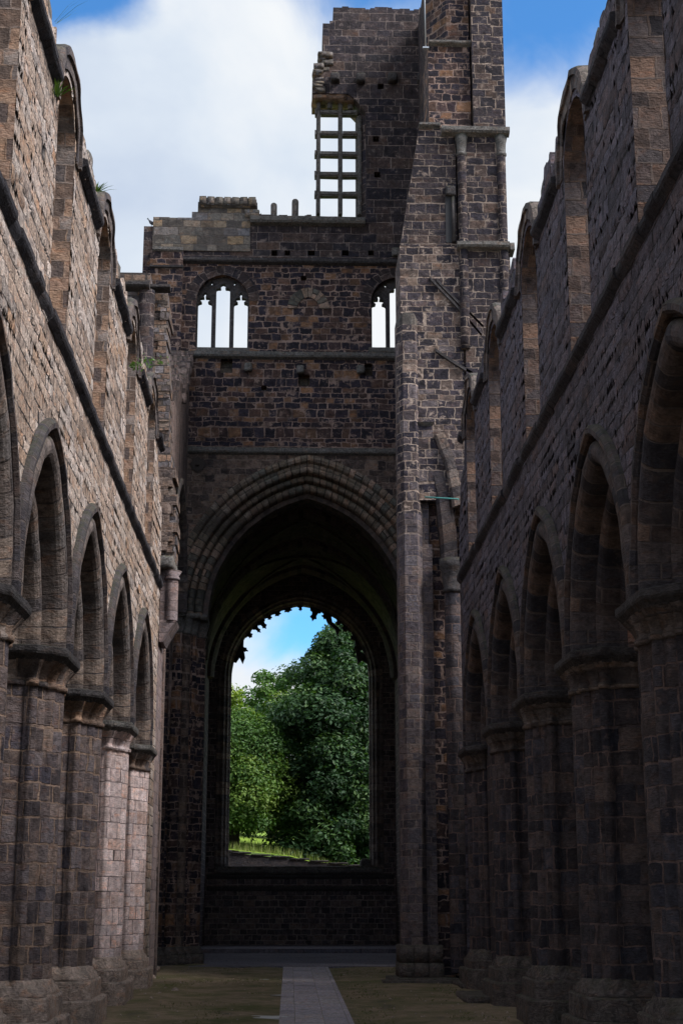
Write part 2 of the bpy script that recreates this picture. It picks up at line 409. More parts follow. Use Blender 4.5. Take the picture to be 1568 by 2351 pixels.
def leaf_mat(name, cols, trans=0.25):
    m, t, b = principled(name)
    at_ = t.new('ShaderNodeAttribute', attribute_name='tone')
    k = len(cols)
    col = t.ramp(at_.outputs['Fac'], [(i / (k - 1), c) for i, c in enumerate(cols)])
    t.put(b.inputs['Base Color'], col)
    b.inputs['Roughness'].default_value = 0.55
    b.inputs['Specular IOR Level'].default_value = 0.35
    tr = t.new('ShaderNodeBsdfTranslucent')
    t.put(tr.inputs[0], t.mix(1.0, col, (1.3, 1.5, 0.5), 'MULTIPLY'))
    mx = t.new('ShaderNodeMixShader')
    mx.inputs[0].default_value = trans
    t.l.new(b.outputs[0], mx.inputs[1])
    t.l.new(tr.outputs[0], mx.inputs[2])
    t.l.new(mx.outputs[0], t.n['Material Output'].inputs[0])
    return m


M['leaf_dark'] = leaf_mat('dark sycamore leaves', [(0.016, 0.046, 0.018), (0.027, 0.072, 0.025), (0.042, 0.098, 0.030), (0.085, 0.15, 0.04)])
M['leaf_mid'] = leaf_mat('green leaves', [(0.045, 0.11, 0.022), (0.07, 0.15, 0.028), (0.11, 0.19, 0.03), (0.16, 0.23, 0.04)])
M['leaf_lime'] = leaf_mat('yellow green leaves', [(0.13, 0.20, 0.02), (0.16, 0.23, 0.025), (0.22, 0.28, 0.04)])
M['weed'] = leaf_mat('weed leaves', [(0.05, 0.10, 0.02), (0.09, 0.16, 0.03)])


# ------------------------------------------------------------------ mesh helpers
class MB:
    def __init__(s):
        s.v, s.f, s.uv, s.sm = [], [], [], []

    def poly(s, pts, uv=None, smooth=False):
        i = len(s.v)
        s.v += [Vector(p) for p in pts]
        s.f.append(tuple(range(i, i + len(pts))))
        s.uv.append(uv)
        s.sm.append(smooth)

    def box(s, x0, x1, y0, y1, z0, z1, skip=''):
        P = lambda a, b, c: ((x0, x1)[a], (y0, y1)[b], (z0, z1)[c])
        fs = {'w': [(0, 0, 0), (0, 0, 1), (0, 1, 1), (0, 1, 0)], 'e': [(1, 0, 0), (1, 1, 0), (1, 1, 1), (1, 0, 1)],
              's': [(0, 0, 0), (1, 0, 0), (1, 0, 1), (0, 0, 1)], 'n': [(0, 1, 0), (0, 1, 1), (1, 1, 1), (1, 1, 0)],
              'b': [(0, 0, 0), (0, 1, 0), (1, 1, 0), (1, 0, 0)], 't': [(0, 0, 1), (1, 0, 1), (1, 1, 1), (0, 1, 1)]}
        for k, q in fs.items():
            if k not in skip:
                s.poly([P(*c) for c in q])

    def rough(s, x0, x1, y0, y1, z0, z1, r=0.04, n=0.16, amp=0.03, seed=0.0):
        """a worn block: rounded arrises and a lumpy face"""
        lo, hi = Vector((x0, y0, z0)), Vector((x1, y1, z1))
        r = min(r, *(0.45 * (hi[i] - lo[i]) for i in range(3)))

        def fix(p):
            q = Vector([min(max(p[i], lo[i] + r), hi[i] - r) for i in range(3)])
            d = p - q
            if d.length > 1e-6:
                p = q + d.normalized() * r
            nv = mnoise.noise_vector((p + Vector((seed, seed * 1.7, seed * 0.6))) * 2.6) * amp
            return p + nv
        for ax in range(3):
            a, b = (ax + 1) % 3, (ax + 2) % 3
            na = max(2, int((hi[a] - lo[a]) / n) + 1)
            nb = max(2, int((hi[b] - lo[b]) / n) + 1)
            for side in (0, 1):
                def g(i, j):
                    p = Vector((0, 0, 0))
                    p[ax] = (lo, hi)[side][ax]
                    p[a] = lo[a] + (hi[a] - lo[a]) * i / na
                    p[b] = lo[b] + (hi[b] - lo[b]) * j / nb
                    return fix(p)
                for i in range(na):
                    for j in range(nb):
                        q = [g(i, j), g(i + 1, j), g(i + 1, j + 1), g(i, j + 1)]
                        if not side:
                            q.reverse()
                        s.poly(q, None, True)

    def loft(s, rings, cap0=True, cap1=True, smooth=True, uvw=None):
        """rings: lists of points, same length, closed loops; uv = (length round, z)"""
        n = len(rings[0])
        mid = rings[len(rings) // 2]
        L = [0.0]
        for i in range(n):
            L.append(L[-1] + (Vector(mid[(i + 1) % n]) - Vector(mid[i])).length)
        H = [0.0]
        for a, b in zip(rings, rings[1:]):
            H.append(H[-1] + (Vector(b[0]) - Vector(a[0])).length)
        for k in range(len(rings) - 1):
            for i in range(n):
                j = (i + 1) % n
                s.poly([rings[k][i], rings[k][j], rings[k + 1][j], rings[k + 1][i]],
                       [(L[i], H[k]), (L[i + 1], H[k]), (L[i + 1], H[k + 1]), (L[i], H[k + 1])], smooth)
        if cap0:
            s.poly(list(reversed(rings[0])))
        if cap1:
            s.poly(list(rings[-1]))

    def tube(s, pts, r, n=8, cap=True):
        rings = []
        for i, p in enumerate(pts):
            p = Vector(p)
            t = (Vector(pts[min(i + 1, len(pts) - 1)]) - Vector(pts[max(i - 1, 0)])).normalized()
            a = t.cross(Vector((0, 0, 1)) if abs(t.z) < 0.9 else Vector((1, 0, 0))).normalized()
            b = t.cross(a)
            rr = r[i] if isinstance(r, (list, tuple)) else r
            rings.append([p + (a * math.cos(q) + b * math.sin(q)) * rr for q in (2 * PI * k / n for k in range(n))])
        s.loft(rings, cap, cap)

    def build(s, name, mat, parent=None, off=(0, 0, 0), label=None, merge=True, jit=0.0):
        off = Vector(off)
        if parent is not None and 'base' in parent:
            off = off + Vector(parent['base'])
        me = bpy.data.meshes.new(name)
        vs = [v - off for v in s.v]
        if jit:
            vs = [v + mnoise.noise_vector(w_ * 1.9) * jit for v, w_ in zip(vs, s.v)]
        me.from_pydata(vs, [], s.f)
        uvl = me.uv_layers.new(name='UVMap')
        for p in me.polygons:
            u = s.uv[p.index]
            if u is None:
                nx, ny, nz = p.normal
                if abs(nz) > 0.8:
                    for li in p.loop_indices:
                        c = me.vertices[me.loops[li].vertex_index].co + off
                        uvl.data[li].uv = (c.x, c.y)
                else:
                    h = math.hypot(nx, ny) or 1
                    tx, ty = -ny / h, nx / h
                    for li in p.loop_indices:
                        c = me.vertices[me.loops[li].vertex_index].co + off
                        uvl.data[li].uv = (c.x * tx + c.y * ty, c.z)
            else:
                for li, q in zip(p.loop_indices, u):
                    uvl.data[li].uv = q
            p.use_smooth = s.sm[p.index]
        if merge:
            bm = bmesh.new()
            bm.from_mesh(me)
            bmesh.ops.remove_doubles(bm, verts=bm.verts, dist=0.0008)
            bmesh.ops.recalc_face_normals(bm, faces=bm.faces)
            bm.to_mesh(me)
            bm.free()
        me.materials.append(mat)
        return link(name, me, parent, label)


def link(name, me, parent=None, label=None):
    o = bpy.data.objects.new(name, me)
    COL.objects.link(o)
    if parent is not None:
        o.parent = parent
    if label:
        o['label'] = label
    return o


def thing(name, label, cat, loc=(0, 0, 0), group=None):
    o = bpy.data.objects.new(name, None)
    o.empty_display_size = 0.3
    COL.objects.link(o)
    o.location = loc
    o['base'] = tuple(float(c) for c in loc)
    o['label'] = label
    o['category'] = cat
    if group:
        o['group'] = group
    return o


def tag(o, label, cat, group=None):
    o['label'] = label
    o['category'] = cat
    if group:
        o['group'] = group
    return o


def structure(o):
    o['kind'] = 'structure'
    return o


def plate(name, outer, holes, depth, plane, mat, parent=None):
    """flat sheet with holes and real thickness; outline in (u, z); plane = ('y', Y) or ('x', X)"""
    cu = bpy.data.curves.new(name, 'CURVE')
    cu.dimensions = '2D'
    cu.fill_mode = 'BOTH'
    cu.extrude = depth / 2
    for ring in [outer] + holes:
        sp = cu.splines.new('POLY')
        sp.points.add(len(ring) - 1)
        for q, (a, b) in zip(sp.points, ring):
            q.co = (a, b, 0, 1)
        sp.use_cyclic_u = True
    tmp = bpy.data.objects.new(name, cu)
    me = bpy.data.meshes.new_from_object(tmp)
    bpy.data.objects.remove(tmp)
    bpy.data.curves.remove(cu)
    base = Vector(parent['base']) if parent is not None and 'base' in parent else Vector((0, 0, 0))
    ax, d = plane
    for v in me.vertices:
        a, b, c = v.co
        v.co = (Vector((a, d + c, b)) if ax == 'y' else Vector((d + c, a, b))) - base
    me.update()
    uvl = me.uv_layers.new(name='UVMap') if not me.uv_layers else me.uv_layers[0]
    for p in me.polygons:
        for li in p.loop_indices:
            c = me.vertices[me.loops[li].vertex_index].co + base
            uvl.data[li].uv = (c.x + c.y, c.z)
    me.materials.clear()
    me.materials.append(mat)
    return link(name, me, parent)


def arch(a, c, n=16):
    """pointed arch of half span a, centres c beyond the axis; (s, h) from the left springing to the right"""
    R = a + c
    pm = math.acos(c / R)
    L = [(c - R * math.cos(pm * i / n), R * math.sin(pm * i / n)) for i in range(n + 1)]
    return L + [(-x, h) for x, h in reversed(L[:-1])]


def arch_h(a, c):
    R = a + c
    return math.sqrt(R * R - c * c)


def arch_at(s, a, c):
    R = a + c
    q = R * R - (abs(s) + c) ** 2
    return math.sqrt(q) if q > 0 else 0.0


def sweep(mb, prof, c, cx, spring, axis, legs=None, n=16, smooth=False, t0=0.0, t1=1.0):
    """sweep a profile [(half span, depth)] round a pointed arch; axis 'x': wall plane X=depth, s along Y"""
    def path(a):
        pts = arch(a, c, n)
        k0, k1 = int(round(t0 * (len(pts) - 1))), int(round(t1 * (len(pts) - 1)))
        pts = [(s_, spring + h) for s_, h in pts[k0:k1 + 1]]
        if legs is not None:
            if t0 == 0:
                pts = [(-a, legs)] + pts
            if t1 == 1:
                pts = pts + [(a, legs)]
        return pts
    P = (lambda s_, d, z: (d, cx + s_, z)) if axis == 'x' else (lambda s_, d, z: (cx + s_, d, z))
    paths = [path(a) for a, d in prof]
    mid = paths[len(paths) // 2]
    V = [0.0]
    for p, q in zip(mid, mid[1:]):
        V.append(V[-1] + math.hypot(q[0] - p[0], q[1] - p[1]))
    U = [0.0]
    for (a, d), (a2, d2) in zip(prof, prof[1:]):
        U.append(U[-1] + math.hypot(a2 - a, d2 - d))
    for i in range(len(prof) - 1):
        d0, d1 = prof[i][1], prof[i + 1][1]
        for k in range(len(mid) - 1):
            p, q = paths[i], paths[i + 1]
            mb.poly([P(p[k][0], d0, p[k][1]), P(p[k + 1][0], d0, p[k + 1][1]), P(q[k + 1][0], d1, q[k + 1][1]), P(q[k][0], d1, q[k][1])],
                    [(U[i], V[k]), (U[i], V[k + 1]), (U[i + 1], V[k + 1]), (U[i + 1], V[k])], smooth)
    for k in (0, len(mid) - 1):          # ends
        mb.poly([P(p[k][0], d, p[k][1]) for p, (a, d) in zip(paths, prof)])


def roll(a0, d0, r, sgn, n=6):
    """quarter/half round profile bits: a roll of radius r centred on (a0, d0)"""
    return [(a0 + r * math.cos(q), d0 + sgn * r * math.sin(q)) for q in (PI * k / n for k in range(n + 1))]


def grid(lo, hi, step, extra=()):
    n = max(1, int((hi - lo) / step))
    s_ = {round(lo + (hi - lo) * i / n, 4) for i in range(n + 1)} | {round(e, 4) for e in extra if lo < e < hi}
    s_ = sorted(s_)
    return [s_[0]] + [b for a, b in zip(s_, s_[1:]) if b - a > 1e-3]


def slab(mb, axis, d0, d1, us, zbot, ztop, openings=(), step_top=False, reveal=None, ends=True, dz=None):
    """wall between the planes d0 (face) and d1 (back), with openings (u0, u1, lo(u), hi(u))"""
    P = (lambda u, d, z: (d, u, z)) if axis == 'x' else (lambda u, d, z: (u, d, z))
    zb = zbot if callable(zbot) else (lambda u: zbot)
    zt = ztop if callable(ztop) else (lambda u: ztop)
    rv = reveal or mb
    prev = None
    for a, b in zip(us, us[1:]):
        m_ = (a + b) / 2
        if step_top:
            T = (zt(m_), zt(m_))
        else:
            T = (zt(a), zt(b))
        B = (zb(a), zb(b))
        iv = []
        cur = B
        ops = sorted([o for o in openings if o[0] < m_ < o[1]], key=lambda o: o[2](m_))
        for o in ops:
            lo = (o[2](a), o[2](b))
            hi = (o[3](a), o[3](b))
            if o[2](m_) >= zt(m_):
                continue
            iv.append((cur, lo, False, True))
            cur = hi
        iv.append((cur, T, len(iv) > 0, False))
        for (l, h, lsof, hsill) in iv:
            if h[0] - l[0] < 1e-4 and h[1] - l[1] < 1e-4:
                continue
            h = (max(h[0], l[0]), max(h[1], l[1]))
            nz_ = max(1, int((h[0] - l[0]) / dz)) if dz else 1
            for q_ in range(nz_):
                f0, f1 = q_ / nz_, (q_ + 1) / nz_
                mb.poly([P(a, d0, l[0] + (h[0] - l[0]) * f0), P(b, d0, l[1] + (h[1] - l[1]) * f0), P(b, d0, l[1] + (h[1] - l[1]) * f1), P(a, d0, l[0] + (h[0] - l[0]) * f1)])
            mb.poly([P(a, d1, h[0]), P(b, d1, h[1]), P(b, d1, l[1]), P(a, d1, l[0])])
            (rv if hsill else mb).poly([P(a, d0, h[0]), P(b, d0, h[1]), P(b, d1, h[1]), P(a, d1, h[0])])
            (rv if lsof else mb).poly([P(a, d1, l[0]), P(b, d1, l[1]), P(b, d0, l[1]), P(a, d0, l[0])])
        if step_top and prev is not None and abs(prev - T[0]) > 1e-4:
            pv = max([min(prev, T[0])] + [o[3](m_) for o in ops])
            mb.poly([P(a, d0, pv), P(a, d0, max(prev, T[0])), P(a, d1, max(prev, T[0])), P(a, d1, pv)])
        prev = T[0]
    for o in openings:
        for u in (o[0], o[1]):
            if us[0] - 1e-6 <= u <= us[-1] + 1e-6 and o[3](u) - o[2](u) > 1e-3:
                ht = min(o[3](u), zt(u - 0.002) if u == o[0] else zt(u + 0.002))
                if ht - o[2](u) > 1e-3:
                    rv.poly([P(u, d0, o[2](u)), P(u, d0, ht), P(u, d1, ht), P(u, d1, o[2](u))])
    if ends:
        for u in (us[0], us[-1]):
            t = zt(u)
            if t > zb(u):
                mb.poly([P(u, d0, zb(u)), P(u, d0, t), P(u, d1, t), P(u, d1, zb(u))])


def hsh(i, k=0):
    x = math.sin(i * 127.1 + k * 311.7) * 43758.5453
    return x - math.floor(x)


def jag(u, base, amp, blk=0.6, k=0):
    return base + (hsh(math.floor(u / blk), k) - 0.5) * 2 * amp


# ------------------------------------------------------------------ levels
XN, XS = -3.9, 4.85           # inner faces of the nave walls (left = north, right = south)
PIER_Y = [4.9, 10.25, 15.6, 20.9, 26.15, 31.5, 36.9, 42.3]
WIN = {XN: [7.6, 13.0, 18.45, 23.87, 29.35, 35.1, 40.4], XS: [8.2, 13.5, 18.9, 24.25, 29.5, 35.1, 40.1]}
END = {XN: 44.5, XS: 43.3}
SPR = 6.5
THK = 1.6


def zg(y):
    if y < 30:
        return 0.1
    if y < 52:
        return 0.1 + 0.26 * (y - 30) / 22
    return 0.36


# ------------------------------------------------------------------ the ground
g = MB()
ys = [-250, -80, -30] + [i * 1.0 for i in range(-10, 62)] + [62, 70, 81.2]
xs = [-600, -150, -40, -20] + [i * 0.8 for i in range(-15, 16)] + [20, 40, 150, 600]


def gz(x, y):
    z = zg(y)
    if -12 < x < 13 and 0 < y < 56:
        z += 0.035 * mnoise.noise(Vector((x * 0.9, y * 0.7, 0))) - (0.03 if abs(x - 0.55) < 1.2 else 0)
        z += 0.10 * max(0, 1 - abs(x + 3.4) / 1.2) * (0.5 + mnoise.noise(Vector((x * 2, y * 1.1, 3)))) if x < 0 else 0
    return z


for j in range(len(ys) - 1):
    for i in range(len(xs) - 1):
        c = [(xs[i], ys[j]), (xs[i + 1], ys[j]), (xs[i + 1], ys[j + 1]), (xs[i], ys[j + 1])]
        g.poly([(x, y, gz(x, y)) for x, y in c], None, True)
structure(g.build('ground', M['ground']))

p = MB()
py = [-6 + i * 0.5 for i in range(0, 118)] + [52.6]
for a, b in zip(py, py[1:]):
    for x0, x1, o_ in ((-0.19, 0.12, 0), (0.128, 0.70, 1), (0.708, 1.17, 2), (1.178, 1.28, 3)):
        p.poly([(x0, a, zg(a) + 0.012), (x1, a, zg(a) + 0.012), (x1, b, zg(b) + 0.012), (x0, b, zg(b) + 0.012)],
               [(a + o_ * 5.37, x0 * 0 + 0.02 + o_ * 0.55), (a + o_ * 5.37, 0.52 + o_ * 0.55), (b + o_ * 5.37, 0.52 + o_ * 0.55), (b + o_ * 5.37, 0.02 + o_ * 0.55)])
pb = p.build('path', M['flag'])
structure(pb)

p = MB()
p.box(-14, 15, 52.6, 66.2, 0.1, 0.385, 'b')
structure(p.build('pavement', M['pave']))
p = MB()
p.box(-4.6, 5.6, 66.2, 72.4, 0.2, 0.56, 'b')
structure(p.build('step', M['pave']))

# ------------------------------------------------------------------ nave walls
A_C = 0.85            # centre offset of the arcade arches


def oct_outline(hx, hy, ch, n=6):
    """chamfered rectangle, subdivided"""
    c = [(hx, -hy + ch), (hx, hy - ch), (hx - ch, hy), (-hx + ch, hy), (-hx, hy - ch), (-hx, -hy + ch), (-hx + ch, -hy), (hx - ch, -hy)]
    out = []
    for a, b in zip(c, c[1:] + c[:1]):
        out += [(a[0] + (b[0] - a[0]) * k / n, a[1] + (b[1] - a[1]) * k / n) for k in range(n)]
    return out


def nave_wall(X, label_side, mat, order_mat, label):
    s_ = 1 if X > 0 else -1                    # towards the aisle
    Xb = X + s_ * THK
    y1 = END[X]
    root = thing('nave_wall', label, 'wall', (X, 22, 0))
    arches = [(a + b) / 2 for a, b in zip(PIER_Y, PIER_Y[1:])]
    a_ext = 2.46                               # where the wall face meets the outer ring
    ops = []
    for ac in arches:
        half = (5.35) / 2
        ops.append((ac - a_ext, ac + a_ext, (lambda u: SPR - 2), (lambda u, ac=ac: SPR + arch_at(u - ac, a_ext, A_C))))
    low = MB()
    us = grid(PIER_Y[0], y1, 0.10, [ac + q for ac in arches for q in [x for x, h in arch(a_ext, A_C, 12)]])

    def zb(u):
        for ac in arches:
            if abs(u - ac) <= a_ext + 1e-5:
                return SPR + arch_at(u - ac, a_ext, A_C)
        return SPR if u < PIER_Y[-1] + 1.0 else 0.0
    slab(low, 'x', X, Xb, us, zb, 11.42, dz=0.09)
    # windows above
    wins = WIN[X]
    hw, ws = 0.95, 15.15
    up = MB()
    rv = MB()
    ops = [(wc - hw, wc + hw, (lambda u: 11.64), (lambda u, wc=wc: ws + arch_at(u - wc, hw, 0.001))) for wc in wins]
    Re = 1.43
    sh = 0.0 if X < 0 else 0.0

    def ztop(u):
        z = jag(u, 16.12, 0.24, 0.42, 3 + s_) + 0.12 * mnoise.noise(Vector((u * 2.2, X, 0)))
        for wc in wins:
            if abs(u - wc) < Re:
                z = max(ws + math.sqrt(Re * Re - (u - wc) ** 2), ws + 0.4)
                return z
        if u > y1 - 3.0:
            z -= 0.9 * (u - (y1 - 3.0))
        return z
    us = grid(PIER_Y[0], y1, 0.10, [wc + hw * math.cos(q * PI / 14) for wc in wins for q in range(15)] + [wc + Re * math.cos(q * PI / 14) for wc in wins for q in range(15)])
    slab(up, 'x', X, X + s_ * 1.25, us, 11.42, ztop, ops, reveal=rv, dz=0.09)
    up.v += low.v
    n0 = len(up.v) - len(low.v)
    up.f += [tuple(i + n0 for i in f) for f in low.f]
    up.uv += low.uv
    up.sm += low.sm
    up.build('wall', mat, root, merge=True)
    rvo = None
    # window linings, one by one
    for wc in wins:
        rb = MB()
        sweep(rb, [(hw - 0.012, X + s_ * 0.004), (hw - 0.012, X + s_ * 1.24)], 0.001, wc, ws, 'x', legs=11.64, n=10)
        sill = [(X + s_ * 0.02, 11.64), (X + s_ * 1.2, 12.9), (X + s_ * 1.2, 11.6)]
        for (q0, q1) in ((0, 1), (1, 2)):
            rb.poly([(sill[q0][0], wc - hw, sill[q0][1]), (sill[q0][0], wc + hw, sill[q0][1]), (sill[q1][0], wc + hw, sill[q1][1]), (sill[q1][0], wc - hw, sill[q1][1])])
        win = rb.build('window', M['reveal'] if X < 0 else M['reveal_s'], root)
        hb = MB()
        d0 = X - s_ * 0.10
        sweep(hb, [(Re - 0.36, X), (Re - 0.36, X - s_ * 0.03), (Re - 0.14, X - s_ * 0.03), (Re - 0.13, d0 + s_ * 0.02), (Re, d0 + s_ * 0.03), (Re + 0.03, X), (Re + 0.03, X + s_ * 0.5)], 0.001, wc, ws, 'x', n=12)
        hb.build('window_hood', M['order'], win, off=root.location, jit=0.05)
        win.location = (0, 0, 0)
    # hoods and rings of the arcade
    for k, ac in enumerate(arches):
        rb = MB()
        e = -s_
        prof = [(2.47, X + s_ * 0.01), (2.44, X - s_ * 0.01)]
        prof += [(2.23 + 0.20 * math.cos(q), X + s_ * 0.10 - s_ * 0.20 * math.sin(q)) for q in (PI * j / 9 for j in range(10))]
        prof += [(2.02, X + s_ * 0.34), (1.97, X + s_ * 0.36)]
        prof += [(1.80 + 0.16 * math.cos(q), X + s_ * 0.42 - s_ * 0.16 * math.sin(q)) for q in (PI * j / 8 for j in range(9))]
        prof += [(1.63, X + s_ * 0.62), (1.50, X + s_ * 0.66), (1.45, X + s_ * 0.74)]
        ring = MB()
        sweep(ring, prof, A_C, ac, SPR, 'x', n=14)
        ro = ring.build('arch_ring', order_mat, root, jit=0.02)
        inn = MB()
        prof = [(1.45, X + s_ * 0.72), (1.38, X + s_ * 0.80), (1.36, X + s_ * 1.05), (1.50, X + s_ * 1.12), (1.70, X + s_ * 1.16), (1.72, X + s_ * 1.38), (2.05, X + s_ * 1.42), (2.08, Xb), (2.42, Xb - s_ * 0.005)]
        sweep(inn, prof, A_C, ac, SPR, 'x', n=14)
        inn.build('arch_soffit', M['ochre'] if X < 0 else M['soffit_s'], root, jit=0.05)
        hd = MB()
        sweep(hd, [(2.48, X), (2.48, X - s_ * 0.08), (2.52, X - s_ * 0.14), (2.60, X - s_ * 0.14), (2.66, X - s_ * 0.08), (2.67, X)], A_C, ac, SPR, 'x', n=14)
        hd.build('hood_mould', M['order_dark'], root, jit=0.025)
    # string course
    sc = MB()
    us = grid(PIER_Y[0], y1 - 0.1, 0.5)
    pr = [(X, 11.33), (X - s_ * 0.11, 11.42), (X - s_ * 0.14, 11.46), (X - s_ * 0.14, 11.55), (X, 11.63)]
    for a, b in zip(us, us[1:]):
        k1 = 0.86 - 0.35 * hsh(int(a * 9), 3) ** 6
        pq = [(X + (x_ - X) * k1, z_ + 0.02 * (hsh(int(a * 9), 4) - .5)) for x_, z_ in pr]
        for (q0, q1) in zip(pq, pq[1:]):
            sc.poly([(q0[0], a, q0[1]), (q0[0], b, q0[1]), (q1[0], b, q1[1]), (q1[0], a, q1[1])])
        for e_ in (a, b):
            sc.poly([(x_, e_, z_) for x_, z_ in pq])
    sc.build('string_course', M['mould_j'], root, jit=0.022, merge=False)
    # cornice pieces between the windows
    edges = [PIER_Y[0]] + [q for wc in wins for q in (wc - Re - 0.02, wc + Re + 0.02)] + [y1 - 1.2]
    for a0, b0 in zip(edges[::2], edges[1::2]):
        if b0 - a0 < 0.3:
            continue
        cb = MB()
        us = grid(a0, b0, 0.4)
        for a, b in zip(us, us[1:]):
            dz = 0.03 * (hsh(int(a * 7)) - 0.5)
            pr = [(X, 15.20), (X - s_ * 0.12, 15.28 + dz), (X - s_ * 0.15, 15.32 + dz), (X - s_ * 0.15, 15.40 + dz), (X, 15.45)]
            for (q0, q1) in zip(pr, pr[1:]):
                cb.poly([(q0[0], a, q0[1]), (q0[0], b, q0[1]), (q1[0], b, q1[1]), (q1[0], a, q1[1])])
        for e_ in (us[0], us[-1]):
            cb.poly([(X, e_, 15.20), (X - s_ * 0.12, e_, 15.28), (X - s_ * 0.15, e_, 15.32), (X - s_ * 0.15, e_, 15.40), (X, e_, 15.45)])
        cb.build('cornice', M['mould_j'], root, jit=0.04)
    # the end of the wall below the springing and loose blocks along the broken top
    tb = MB()
    rnd = random.Random(int(X * 10) + 5)
    y = 14.0
    while y < y1 - 2.2:
        wdt = rnd.uniform(0.35, 0.75)
        if all(abs(y + wdt / 2 - wc) > Re + 0.35 for wc in wins) and rnd.random() < 0.75:
            h0 = 16.0
            hh = rnd.uniform(0.05, 0.36)
            tb.rough(*sorted((X + s_ * rnd.uniform(0.0, 0.08), X + s_ * 0.75)), y, y + wdt, h0 - 0.1, h0 + hh, 0.02, 0.2, 0.05, y)
        y += wdt + rnd.uniform(0, 0.12)
    tb.build('coping', M['tower_gray'] if X < 0 else M['mould_gray'], root)
    return root


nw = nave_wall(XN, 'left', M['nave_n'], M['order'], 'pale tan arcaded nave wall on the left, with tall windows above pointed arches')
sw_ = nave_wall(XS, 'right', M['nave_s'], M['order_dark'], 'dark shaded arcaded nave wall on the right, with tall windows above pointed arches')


# ------------------------------------------------------------------ nave piers
def pier_outline(n=144):
    circ = [(0.52, 0, 0.34), (-0.52, 0, 0.34), (0, 0.66, 0.36), (0, -0.66, 0.36)]
    for sx in (1, -1):
        for sy in (1, -1):
            circ += [(0.66 * sx, 0.42 * sy, 0.115), (0.52 * sx, 0.62 * sy, 0.125), (0.46 * sx, 0.84 * sy, 0.10)]
    circ.append((0, 0, 0.54))
    out = []
    for k in range(n):
        q = 2 * PI * k / n
        dx, dy = math.cos(q), math.sin(q)
        best = 0
        for cx, cy, r in circ:
            bq = dx * cx + dy * cy
            disc = bq * bq - (cx * cx + cy * cy - r * r)
            if disc >= 0:
                best = max(best, bq + math.sqrt(disc))
        out.append((dx * best, dy * best))
    return out


PO = pier_outline()


def ring_at(outline, z, k=1.0, amp=0.0, seed=0.0):
    r = []
    for x, y in outline:
        f = k + (mnoise.noise(Vector((x * 3 + seed, y * 3, z * 1.3))) * amp if amp else 0)
        r.append((x * f, y * f, z))
    return r


def lobes(hx, hy, ch, n=144):
    """chamfered abacus outline sampled by angle so that it lofts with the pier outline"""
    out = []
    for k in range(n):
        q = 2 * PI * k / n
        dx, dy = math.cos(q), math.sin(q)
        t = 1e9
        if abs(dx) > 1e-6:
            t = min(t, hx / abs(dx))
        if abs(dy) > 1e-6:
            t = min(t, hy / abs(dy))
        t = min(t, (hx + hy - ch) / (abs(dx) + abs(dy)))
        out.append((dx * t, dy * t))
    return out


